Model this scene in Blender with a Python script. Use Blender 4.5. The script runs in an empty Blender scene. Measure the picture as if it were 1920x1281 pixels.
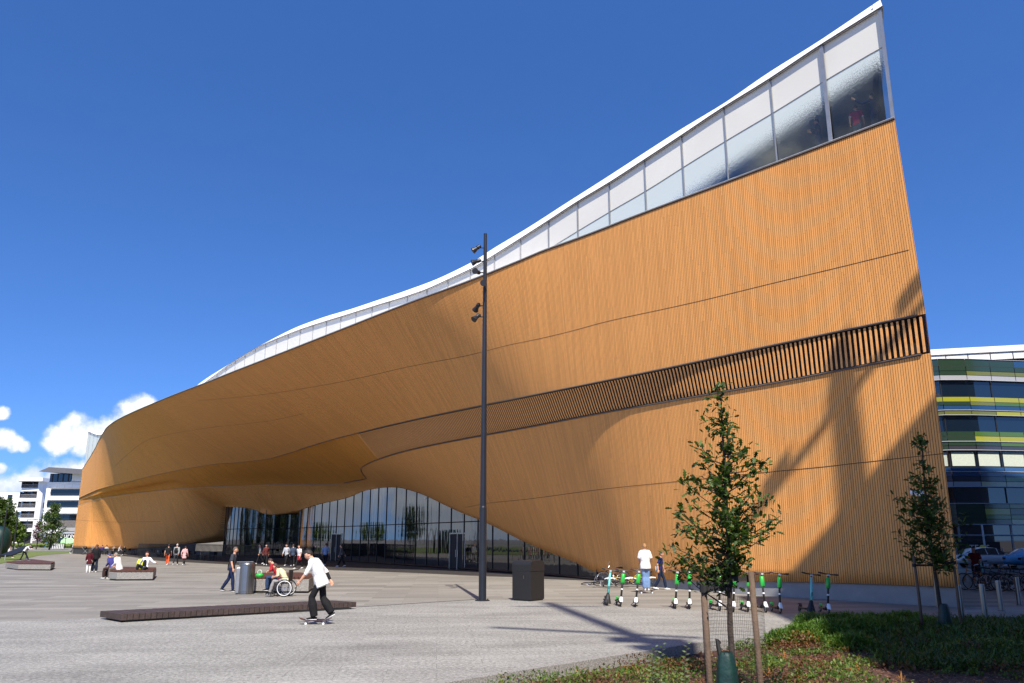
import bpy, bmesh, math, random
from mathutils import Vector, Matrix, noise
from mathutils.geometry import tessellate_polygon
random.seed(7)
scene = bpy.context.scene
COL = scene.collection
rad = math.radians

# ------------------------------------------------------------------ camera
F, CAMH, CX, CY, HY = 1520.0, 2.1, 960.0, 640.5, 1011.0
PITCH = math.atan((HY - CY) / F)
cd = bpy.data.cameras.new("camera"); cam = bpy.data.objects.new("camera", cd); COL.objects.link(cam)
cam.location = (0, 0, CAMH); cam.rotation_euler = (rad(90) + PITCH, 0, 0)
cd.sensor_width = 36; cd.lens = 36 * F / 1920; cd.clip_start = 0.1; cd.clip_end = 5000
scene.camera = cam

# ------------------------------------------------------------------ sun and sky
SUN_EL = rad(51.5); SUN_H = Vector((0.153, -0.988, 0)).normalized()
sd = bpy.data.lights.new("sun", 'SUN'); sd.energy = 5.0; sd.angle = rad(0.55); sd.color = (1.0, 0.915, 0.79)
so = bpy.data.objects.new("sun", sd); COL.objects.link(so)
SUNDIR = Vector((SUN_H.x * math.cos(SUN_EL), SUN_H.y * math.cos(SUN_EL), math.sin(SUN_EL)))
so.rotation_euler = SUNDIR.to_track_quat('Z', 'Y').to_euler()
so.location = (0, 0, 60)
scene.view_settings.view_transform = 'Standard'; scene.view_settings.look = 'None'
scene.view_settings.exposure = 0.62; scene.view_settings.gamma = 1.0
scene.render.engine = 'CYCLES'

def ray(u, v):
    a = (u - CX) / F; b = -(v - CY) / F
    return Vector((a, math.cos(PITCH) - b * math.sin(PITCH), math.sin(PITCH) + b * math.cos(PITCH)))
def G(u, v, z=0.0):
    """the point of height z that is seen at photo pixel (u, v)"""
    d = ray(u, v); t = (z - CAMH) / d.z
    return Vector((d.x * t, d.y * t, z))
def D(u, v, y):
    d = ray(u, v); t = y / d.y
    return Vector((d.x * t, y, CAMH + d.z * t))
def proj(p):
    y2 = p[1] * math.cos(PITCH) + (p[2] - CAMH) * math.sin(PITCH)
    z2 = -p[1] * math.sin(PITCH) + (p[2] - CAMH) * math.cos(PITCH)
    return CX + F * p[0] / y2, CY - F * z2 / y2

world = bpy.data.worlds.new("World"); scene.world = world; world.use_nodes = True
class NT:
    """tiny helper for wiring node trees"""
    def __init__(s, tree): s.t = tree; s.n = tree.nodes; s.l = tree.links
    def add(s, typ, **kw):
        nd = s.n.new(typ)
        for k, v in kw.items():
            if k == 'ins':
                for kk, vv in v.items():
                    if hasattr(vv, 'is_output') or isinstance(vv, bpy.types.NodeSocket): s.l.new(vv, nd.inputs[kk])
                    else: nd.inputs[kk].default_value = vv
            else: setattr(nd, k, v)
        return nd
    def math(s, op, a, b=0.0, c=None, clamp=False):
        nd = s.n.new('ShaderNodeMath'); nd.operation = op; nd.use_clamp = clamp
        for i, x in enumerate((a, b) if c is None else (a, b, c)):
            if isinstance(x, bpy.types.NodeSocket): s.l.new(x, nd.inputs[i])
            else: nd.inputs[i].default_value = x
        return nd.outputs[0]
    def ramp(s, fac, stops, interp='LINEAR'):
        nd = s.n.new('ShaderNodeValToRGB'); cr = nd.color_ramp; cr.interpolation = interp
        while len(cr.elements) > 1: cr.elements.remove(cr.elements[-1])
        cr.elements[0].position = stops[0][0]; cr.elements[0].color = tuple(stops[0][1]) + (1,)
        for p, c in stops[1:]:
            e = cr.elements.new(p); e.color = tuple(c) + (1,)
        s.l.new(fac, nd.inputs[0]); return nd.outputs[0]
    def mix(s, fac, a, b, typ='MIX'):
        nd = s.n.new('ShaderNodeMix'); nd.data_type = 'RGBA'; nd.blend_type = typ
        for i, x in ((0, fac), (6, a), (7, b)):
            if isinstance(x, bpy.types.NodeSocket): s.l.new(x, nd.inputs[i])
            else: nd.inputs[i].default_value = (x if i == 0 else (tuple(x) + (1,) if len(x) == 3 else x))
        return nd.outputs[2]
    def noise(s, vec, scale, detail=3, rough=.5, dist=0.0):
        nd = s.n.new('ShaderNodeTexNoise'); nd.inputs['Scale'].default_value = scale
        nd.inputs['Detail'].default_value = detail; nd.inputs['Roughness'].default_value = rough
        nd.inputs['Distortion'].default_value = dist
        if vec is not None: s.l.new(vec, nd.inputs['Vector'])
        return nd.outputs[0]

w = NT(world.node_tree); w.n.clear()
sky = w.add('ShaderNodeTexSky'); sky.sky_type = 'NISHITA'; sky.sun_disc = False
sky.sun_elevation = SUN_EL; sky.sun_rotation = math.atan2(SUN_H.x, SUN_H.y)
sky.air_density = 1.0; sky.dust_density = 0.15; sky.ozone_density = 2.5; sky.altitude = 200
tc = w.add('ShaderNodeTexCoord'); dirv = tc.outputs['Generated']
sz = w.add('ShaderNodeSeparateXYZ'); w.l.new(dirv, sz.inputs[0])
cz = w.add('ShaderNodeCombineXYZ'); w.l.new(sz.outputs[0], cz.inputs[0]); w.l.new(sz.outputs[1], cz.inputs[1])
w.l.new(w.math('MULTIPLY_ADD', w.math('MAXIMUM', sz.outputs[2], 0.0), 1.22, .115), cz.inputs[2])
w.l.new(cz.outputs[0], sky.inputs[0])
hsv = w.add('ShaderNodeHueSaturation', ins={'Saturation': 1.12, 'Value': 1.0, 'Color': w.mix(1.0, sky.outputs[0], (1.06, 1.21, 1.60), 'MULTIPLY')})
# cumulus clouds at low elevation, as directions on the sky
blobs = []
for (u, v, r) in [(265, 776, 34), (238, 792, 34), (205, 812, 30), (172, 822, 34), (140, 812, 30), (112, 824, 24), (100, 828, 16), (160, 838, 22),
                  (290, 790, 30), (245, 770, 24),
                  (140, 888, 26), (112, 896, 22), (165, 884, 26), (96, 902, 18), (60, 903, 26), (30, 912, 26), (0, 918, 30),
                  (4, 775, 13), (6, 824, 20), (24, 832, 15), (44, 838, 9), (0, 880, 12), (0, 945, 60), (80, 945, 60)]:
    d = ray(u, v).normalized(); blobs.append((d, r / F))
nz = w.noise(dirv, 16, 8, .62)
nz2 = w.noise(dirv, 5, 4, .5)
acc = None
for d, r in blobs:
    dist = w.add('ShaderNodeVectorMath', operation='DISTANCE'); w.l.new(dirv, dist.inputs[0]); dist.inputs[1].default_value = d
    f = w.math('SUBTRACT', 1.0, w.math('DIVIDE', dist.outputs['Value'], r * 1.04))
    acc = f if acc is None else w.math('MAXIMUM', acc, f)
nzc = w.math('SUBTRACT', nz, .5)
dens = w.math('ADD', acc, w.math('MULTIPLY', nzc, 2.2))
# scattered clouds over the park side (west and south-west), seen mirrored in the library's glass
sep = w.add('ShaderNodeSeparateXYZ'); w.l.new(dirv, sep.inputs[0])
west = w.math('MULTIPLY', w.math('SUBTRACT', w.math('MULTIPLY', sep.outputs[0], -1), .62), 6, clamp=True)
lowb = w.math('MULTIPLY', w.math('SUBTRACT', .55, sep.outputs[2]), 4, clamp=True)
wd = w.math('MULTIPLY', w.math('MULTIPLY', west, lowb), w.math('ADD', w.math('MULTIPLY', w.math('SUBTRACT', nz2, .45), 5.0), w.math('MULTIPLY', nzc, 2.0)))
dens = w.math('MAXIMUM', dens, wd)
mr = w.add('ShaderNodeMapRange', interpolation_type='SMOOTHSTEP', ins={'Value': dens, 'From Min': -.02, 'From Max': .62, 'To Min': 0.0, 'To Max': 1.0})
# thicker parts towards the bottom of the bank are greyer
sh = w.add('ShaderNodeMapping'); w.l.new(dirv, sh.inputs[0]); sh.inputs['Location'].default_value = (0, 0, .012)
nzs = w.noise(sh.outputs[0], 16, 6, .6)
lit = w.math('MULTIPLY_ADD', w.math('SUBTRACT', nz, nzs), 3.0, .78, clamp=True)
low = w.add('ShaderNodeMapRange', ins={'Value': sep.outputs[2], 'From Min': .02, 'From Max': .125, 'To Min': .55, 'To Max': 1.0})
lit = w.math('MULTIPLY', lit, low.outputs[0])
cloudc = w.ramp(lit, [(0, (4.2, 5.0, 6.6)), (.5, (6.6, 7.2, 8.2)), (1, (11.5, 11.3, 11.0))])
cmix = w.mix(w.math('MULTIPLY', mr.outputs[0], .96), hsv.outputs[0], cloudc)
bg = w.add('ShaderNodeBackground'); bg.inputs[1].default_value = 0.085; w.l.new(cmix, bg.inputs[0])
wo = w.add('ShaderNodeOutputWorld'); w.l.new(bg.outputs[0], wo.inputs[0])

# ------------------------------------------------------------------ materials
MATS = {}
def srgb(r, g, b):
    f = lambda c: (c / 255) / 12.92 if c / 255 <= .04045 else ((c / 255 + .055) / 1.055) ** 2.4
    return (f(r), f(g), f(b))
def newmat(name):
    m = bpy.data.materials.new(name); m.use_nodes = True; t = NT(m.node_tree)
    b = t.n['Principled BSDF']; MATS[name] = m
    return m, t, b
def P(name, col, rough=.6, metal=0.0, var=.12, scale=6, bump=0.0, bscale=40, spec=.5, coat=0.0):
    """procedural paint/cloth/metal: base colour broken up by noise"""
    m, t, b = newmat(name)
    co = t.add('ShaderNodeTexCoord').outputs['Object']
    nz = t.noise(co, scale, 4, .6)
    c0 = tuple(max(0, c * (1 - var)) for c in col); c1 = tuple(min(1, c * (1 + var)) for c in col)
    t.l.new(t.ramp(nz, [(.3, c0), (.7, c1)]), b.inputs['Base Color'])
    b.inputs['Roughness'].default_value = rough; b.inputs['Metallic'].default_value = metal
    b.inputs['Specular IOR Level'].default_value = spec; b.inputs['Coat Weight'].default_value = coat
    if bump:
        bn = t.add('ShaderNodeBump', ins={'Height': t.noise(co, bscale, 3), 'Strength': bump, 'Distance': .02})
        t.l.new(bn.outputs[0], b.inputs['Normal'])
    return m
def mat(name):
    return MATS[name]

def wood_cladding(name, pitch, gap, base, dark):
    m, t, b = newmat(name)
    uv = t.add('ShaderNodeUVMap'); sp = t.add('ShaderNodeSeparateXYZ'); t.l.new(uv.outputs[0], sp.inputs[0])
    U, V = sp.outputs[0], sp.outputs[1]
    bx = t.math('DIVIDE', U, pitch); idx = t.math('FLOOR', bx); fr = t.math('FRACT', bx)
    gm = t.math('LESS_THAN', fr, gap)
    wn = t.add('ShaderNodeTexWhiteNoise', noise_dimensions='1D'); t.l.new(idx, wn.inputs['W'])
    seg = t.math('FLOOR', t.math('ADD', t.math('DIVIDE', V, 2.6), t.math('MULTIPLY', wn.outputs[0], 7.0)))
    cv = t.add('ShaderNodeCombineXYZ'); t.l.new(idx, cv.inputs[0]); t.l.new(seg, cv.inputs[1])
    wn2 = t.add('ShaderNodeTexWhiteNoise', noise_dimensions='3D'); t.l.new(cv.outputs[0], wn2.inputs['Vector'])
    # grain stretched along the boards
    gv = t.add('ShaderNodeCombineXYZ'); t.l.new(t.math('MULTIPLY', U, 30), gv.inputs[0]); t.l.new(t.math('MULTIPLY', V, 1.6), gv.inputs[1]); t.l.new(wn2.outputs[0], gv.inputs[2])
    gr = t.noise(gv.outputs[0], 1.0, 4, .6)
    big = t.add('ShaderNodeCombineXYZ'); t.l.new(t.math('MULTIPLY', U, .25), big.inputs[0]); t.l.new(t.math('MULTIPLY', V, .12), big.inputs[1])
    bn_ = t.noise(big.outputs[0], 1.0, 3, .5)
    tone = t.math('ADD', t.math('MULTIPLY', wn2.outputs[0], .5), t.math('ADD', t.math('MULTIPLY', gr, .45), t.math('MULTIPLY', bn_, .3)))
    c = t.ramp(tone, [(.25, tuple(x * .83 for x in base)), (.65, base), (1.0, tuple(min(1, x * 1.10) for x in base))])
    # board ends
    fe = t.math('FRACT', t.math('ADD', t.math('DIVIDE', V, 2.6), t.math('MULTIPLY', wn.outputs[0], 7.0)))
    em = t.math('LESS_THAN', fe, .006)
    kn = t.add('ShaderNodeTexVoronoi'); kn.inputs['Scale'].default_value = 1.0
    kv = t.add('ShaderNodeCombineXYZ'); t.l.new(t.math('MULTIPLY', U, 4.0), kv.inputs[0]); t.l.new(t.math('MULTIPLY', V, 2.2), kv.inputs[1]); t.l.new(kv.outputs[0], kn.inputs['Vector'])
    km = t.math('MULTIPLY', t.math('LESS_THAN', kn.outputs['Distance'], .08), .28)
    c = t.mix(t.math('MAXIMUM', km, t.math('MULTIPLY', em, .35)), c, dark)
    c = t.mix(gm, c, tuple(x * .55 for x in dark))
    t.l.new(c, b.inputs['Base Color']); b.inputs['Roughness'].default_value = .62; b.inputs['Specular IOR Level'].default_value = .3
    bp = t.add('ShaderNodeBump', ins={'Height': t.math('SUBTRACT', t.math('MULTIPLY', gr, .1), gm), 'Strength': .6, 'Distance': .02})
    t.l.new(bp.outputs[0], b.inputs['Normal'])
    return m
WOODC = (.77, .355, .105)
wood_cladding('spruce_boards', .088, .18, WOODC, (.13, .045, .012))
wood_cladding('spruce_band', .2, .2, (.70, .29, .05), (.05, .017, .006))
P('slat_wood', (.76, .36, .12), .6, var=.15, scale=9)
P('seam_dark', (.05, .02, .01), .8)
P('trim_metal', (.14, .14, .15), .45, .6)
P('edge_metal', (.42, .43, .45), .4, .4)
P('louvre_back', (.012, .01, .009), .9)

m, t, b = newmat('white_panel')     # white fritted glass / enamel panels: gloss over white
b.inputs['Roughness'].default_value = .22; b.inputs['Specular IOR Level'].default_value = .35
co = t.add('ShaderNodeTexCoord').outputs['Object']
t.l.new(t.ramp(t.noise(co, .3, 2), [(.3, (.70, .69, .635)), (.7, (.77, .76, .70))]), b.inputs['Base Color'])
P('roof_white', (.86, .86, .87), .5, var=.02, scale=1)

# fritted clear glass: printed dots that thin out towards the right and the bottom (u = metres along, v = metres up)
m, t, b = newmat('frit_glass')
uv = t.add('ShaderNodeUVMap'); sp = t.add('ShaderNodeSeparateXYZ'); t.l.new(uv.outputs[0], sp.inputs[0])
edge = t.add('ShaderNodeMapRange', ins={'Value': sp.outputs[0], 'From Min': 1.0, 'From Max': 11.5, 'To Min': 2.15, 'To Max': -.35})
cvn = t.add('ShaderNodeCombineXYZ'); t.l.new(sp.outputs[0], cvn.inputs[0]); t.l.new(sp.outputs[1], cvn.inputs[1])
dots = t.noise(cvn.outputs[0], 30, 1, .5)
f = t.math('DIVIDE', t.math('SUBTRACT', sp.outputs[1], edge.outputs[0]), 1.1)
fm = t.add('ShaderNodeMapRange', ins={'Value': t.math('ADD', f, t.math('MULTIPLY', t.math('SUBTRACT', dots, .5), 2.2)), 'From Min': .0, 'From Max': .35})
gl = t.add('ShaderNodeBsdfGlossy', ins={'Roughness': .02, 'Color': (.8, .86, .9, 1)})
tr = t.add('ShaderNodeBsdfTransparent', ins={'Color': (.62, .68, .68, 1)})
fr_ = t.add('ShaderNodeFresnel', ins={'IOR': 1.45})
mx = t.add('ShaderNodeMixShader'); t.l.new(fr_.outputs[0], mx.inputs[0]); t.l.new(tr.outputs[0], mx.inputs[1]); t.l.new(gl.outputs[0], mx.inputs[2])
b.inputs['Base Color'].default_value = (.60, .67, .66, 1); b.inputs['Roughness'].default_value = .2
mx2 = t.add('ShaderNodeMixShader'); t.l.new(fm.outputs[0], mx2.inputs[0]); t.l.new(mx.outputs[0], mx2.inputs[1]); t.l.new(b.outputs[0], mx2.inputs[2])
t.l.new(mx2.outputs[0], t.n['Material Output'].inputs[0])

def dark_glass(name, base, ior, wobble, streak=(2.0, 2.0, .25), rough=.02):
    m, t, b = newmat(name)
    b.inputs['Base Color'].default_value = tuple(base) + (1,); b.inputs['Roughness'].default_value = rough
    b.inputs['IOR'].default_value = ior; b.inputs['Specular IOR Level'].default_value = .5
    co = t.add('ShaderNodeTexCoord').outputs['Object']
    mp = t.add('ShaderNodeMapping'); t.l.new(co, mp.inputs[0]); mp.inputs['Scale'].default_value = streak
    bp = t.add('ShaderNodeBump', ins={'Height': t.noise(mp.outputs[0], 1.0, 2), 'Strength': wobble, 'Distance': .02})
    t.l.new(bp.outputs[0], b.inputs['Normal'])
    return m
dark_glass('entrance_glass', (.004, .006, .009), 1.85, .35)
dark_glass('window_glass', (.008, .012, .018), 1.6, .06)
dark_glass('blue_glass', (.005, .012, .024), 1.75, .05)
P('black_metal', (.022, .023, .026), .42, .2, var=.2, scale=3)
P('black_paint', (.012, .012, .013), .5, .0, var=.15)
P('dark_navy_metal', (.02, .024, .034), .38, .3, var=.15, scale=2)
P('steel', (.33, .33, .33), .3, 1.0, var=.06, scale=2)
P('galvanised', (.36, .37, .39), .4, .7, var=.1, scale=3)
P('lens', (.55, .58, .6), .1, .2)
P('rubber', (.014, .014, .014), .75)
P('concrete', (.25, .255, .265), .7, var=.14, scale=1.3, bump=.3)
P('bench_wood', (.085, .034, .02), .6, var=.3, scale=12, bump=.3)
P('deck_wood', (.05, .033, .029), .7, var=.35, scale=8, bump=.4)
P('stake_wood', (.11, .072, .048), .8, var=.25, scale=5, bump=.5)
P('bark', (.045, .033, .026), .9, var=.4, scale=14, bump=.8)
P('pale_bark', (.22, .2, .17), .9, var=.3, scale=10, bump=.5)
P('bag_green', (.004, .028, .024), .5, var=.4, scale=5, bump=.5, bscale=12)
P('scooter_green', (.02, .40, .045), .35, var=.05, coat=.4)
P('scooter_teal', (.16, .55, .52), .4, var=.05)
P('white_plastic', (.78, .79, .8), .35, var=.03)
P('grip_red', (.05, .012, .012), .7)
P('bike_yellow', (.75, .46, .015), .35, var=.05, coat=.3)
P('bike_orange', (.50, .17, .015), .4, var=.05)
P('bike_purple', (.10, .05, .12), .35, .3)
P('bike_blue', (.03, .1, .22), .35, .2)
P('bike_grey', (.2, .2, .21), .35, .5)
P('chrome', (.7, .7, .72), .15, 1.0)
P('car_white', (.74, .75, .77), .25, var=.02, coat=.6)
P('car_blue', (.05, .28, .5), .25, var=.02, coat=.6)
P('taxi_yellow', (.8, .62, .02), .4)
P('skin', (.62, .33, .22), .55, var=.08, scale=20, spec=.35)
P('eye_dark', (.02, .015, .012), .3)
P('lip', (.35, .10, .08), .5)
P('pole_white', (.75, .75, .76), .5)
P('render_white', (.84, .84, .82), .75, var=.04, scale=.4)
P('render_grey', (.33, .32, .32), .8, var=.08, scale=.4)
P('brick_grey', (.14, .125, .12), .85, var=.25, scale=3, bump=.2)
P('roof_grey', (.16, .16, .18), .6, var=.08, scale=.5)
P('balcony_metal', (.35, .36, .38), .5, .3)
P('dark_room', (.02, .02, .022), .9)
P('floor_inside', (.25, .22, .2), .6)
P('ceiling_inside', (.7, .7, .7), .7)
P('leaf_burgundy', (.07, .012, .018), .6, var=.4, scale=5)
P('hedge_green', (.09, .13, .02), .8, var=.4, scale=4, bump=.6, bscale=20)
P('bin_blue', (.06, .2, .5), .5)
P('frame_blue', (.03, .07, .22), .5)
P('asphalt', (.05, .05, .052), .85, var=.2, scale=2, bump=.3, bscale=60)
P('sign_dark', (.02, .02, .024), .4)
P('sign_white', (.8, .8, .8), .5)
P('sign_green', (.45, .75, .4), .5)
P('spokes', (.45, .45, .46), .3, .9)
P('plaster_blind', (.5, .56, .48), .8, var=.1, scale=9)
P('column_green', (.35, .45, .38), .6)
P('kerb_stone', (.25, .24, .225), .8, var=.55, scale=38, bump=.5, bscale=60)

def leafmat(name, c1, c2, c3, trans=.35):
    m, t, b = newmat(name)
    oi = t.add('ShaderNodeNewGeometry'); rnd = oi.outputs['Random Per Island']
    t.l.new(t.ramp(rnd, [(0, c1), (.5, c2), (1, c3)]), b.inputs['Base Color'])
    b.inputs['Roughness'].default_value = .5; b.inputs['Specular IOR Level'].default_value = .35
    tl = t.add('ShaderNodeBsdfTranslucent'); t.l.new(t.mix(1.0, t.ramp(rnd, [(0, c2), (1, c3)]), (1.3, 1.5, .5), 'MULTIPLY'), tl.inputs[0])
    mx = t.add('ShaderNodeMixShader', ins={0: trans}); t.l.new(b.outputs[0], mx.inputs[1]); t.l.new(tl.outputs[0], mx.inputs[2])
    t.l.new(mx.outputs[0], t.n['Material Output'].inputs[0]); return m
leafmat('oak_leaf', (.016, .034, .008), (.036, .07, .014), (.09, .15, .03), .3)
leafmat('park_leaf', (.03, .055, .012), (.06, .1, .02), (.11, .16, .035))
leafmat('park_leaf_light', (.06, .1, .02), (.1, .16, .03), (.17, .23, .05))
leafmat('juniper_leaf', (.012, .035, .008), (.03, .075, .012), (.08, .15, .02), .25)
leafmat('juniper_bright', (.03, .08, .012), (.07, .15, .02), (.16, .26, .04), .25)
leafmat('shrub_leaf', (.03, .07, .01), (.07, .14, .02), (.18, .20, .035), .3)
leafmat('russet_leaf', (.06, .02, .01), (.14, .045, .02), (.12, .09, .02), .25)
leafmat('dry_leaf', (.3, .12, .03), (.42, .2, .04), (.3, .1, .02), .3)
leafmat('maroon_leaf', (.04, .008, .012), (.07, .012, .018), (.1, .02, .02), .2)
leafmat('grass_leaf', (.05, .1, .015), (.09, .15, .02), (.14, .19, .03), .3)
leafmat('mulch_chip', (.07, .028, .016), (.15, .065, .04), (.30, .17, .11), .0)

# granite paving, near: speckled flamed granite in long slabs
def paving(name, c_lo, c_mid, c_hi, slab, var, spk, streak, spkc=.62):
    m, t, b = newmat(name)
    co = t.add('ShaderNodeTexCoord').outputs['Object']
    mp = t.add('ShaderNodeMapping'); t.l.new(co, mp.inputs[0]); mp.inputs['Rotation'].default_value = (0, 0, rad(-5))
    br = t.add('ShaderNodeTexBrick'); t.l.new(mp.outputs[0], br.inputs['Vector'])
    br.inputs['Scale'].default_value = 1.0; br.inputs['Brick Width'].default_value = slab[0]; br.inputs['Row Height'].default_value = slab[1]
    br.inputs['Mortar Size'].default_value = .006; br.inputs['Mortar Smooth'].default_value = .3
    br.inputs['Color1'].default_value = (0, 0, 0, 1); br.inputs['Color2'].default_value = (1, 1, 1, 1); br.inputs['Mortar'].default_value = (.5, .5, .5, 1)
    sepc = t.add('ShaderNodeSeparateColor'); t.l.new(br.outputs['Color'], sepc.inputs[0])
    sp1 = t.math('MULTIPLY_ADD', t.noise(co, spk, 3, .8), .5, t.math('MULTIPLY', t.noise(co, spk * .34, 2, .7), .5)); bigv = t.add('ShaderNodeMapping'); t.l.new(mp.outputs[0], bigv.inputs[0]); bigv.inputs['Scale'].default_value = streak
    big = t.noise(bigv.outputs[0], 1.0, 4, .6)
    tone = t.math('ADD', t.math('MULTIPLY', sepc.outputs[0], var), t.math('ADD', t.math('MULTIPLY_ADD', sp1, spkc, .31 - .5 * spkc), t.math('MULTIPLY', big, .42)))
    c = t.ramp(tone, [(.3, c_lo), (.58, c_mid), (.9, c_hi)])
    # dark smears and drip stains
    st = t.add('ShaderNodeMapping'); t.l.new(mp.outputs[0], st.inputs[0]); st.inputs['Scale'].default_value = (.28, .9, 1)
    sn = t.noise(st.outputs[0], 1.0, 5, .62)
    c = t.mix(t.ramp(sn, [(.52, (0, 0, 0)), (.74, (.38, .38, .38))]), c, tuple(x * .5 for x in c_mid))
    c = t.mix(t.math('MULTIPLY', br.outputs['Fac'], .75), c, tuple(x * .45 for x in c_mid))
    t.l.new(c, b.inputs['Base Color']); b.inputs['Roughness'].default_value = .7; b.inputs['Specular IOR Level'].default_value = .3
    bp = t.add('ShaderNodeBump', ins={'Height': t.math('SUBTRACT', sp1, t.math('MULTIPLY', br.outputs['Fac'], .6)), 'Strength': .35, 'Distance': .01})
    t.l.new(bp.outputs[0], b.inputs['Normal']); return m
paving('granite_near', (.118, .114, .103), (.275, .270, .25), (.46, .452, .42), (1.6, .5), .06, 42, (.25, .5, 1), 1.9)
paving('slabs_far', (.108, .102, .09), (.20, .189, .168), (.285, .27, .24), (2.4, .8), .30, 30, (.1, .6, 1))
m, t, b = newmat('earth')
co = t.add('ShaderNodeTexCoord').outputs['Object']
t.l.new(t.ramp(t.noise(co, 14, 6, .7), [(.3, (.03, .014, .009)), (.55, (.10, .045, .028)), (.75, (.2, .11, .07))]), b.inputs['Base Color']); b.inputs['Roughness'].default_value = .95
bp = t.add('ShaderNodeBump', ins={'Height': t.noise(co, 40, 5, .7), 'Strength': .9, 'Distance': .04}); t.l.new(bp.outputs[0], b.inputs['Normal'])
m, t, b = newmat('lawn')
t_co = t.add('ShaderNodeTexCoord').outputs['Object']
t.l.new(t.ramp(t.noise(t_co, 1.2, 6, .7), [(.3, (.06, .09, .015)), (.7, (.16, .2, .04))]), b.inputs['Base Color']); b.inputs['Roughness'].default_value = .95
P('dark_stone_and_shade', (.035, .033, .033), .6, var=.3, scale=3)
P('ground_mat', (.2, .19, .18), .9, var=.1, scale=.1)

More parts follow.
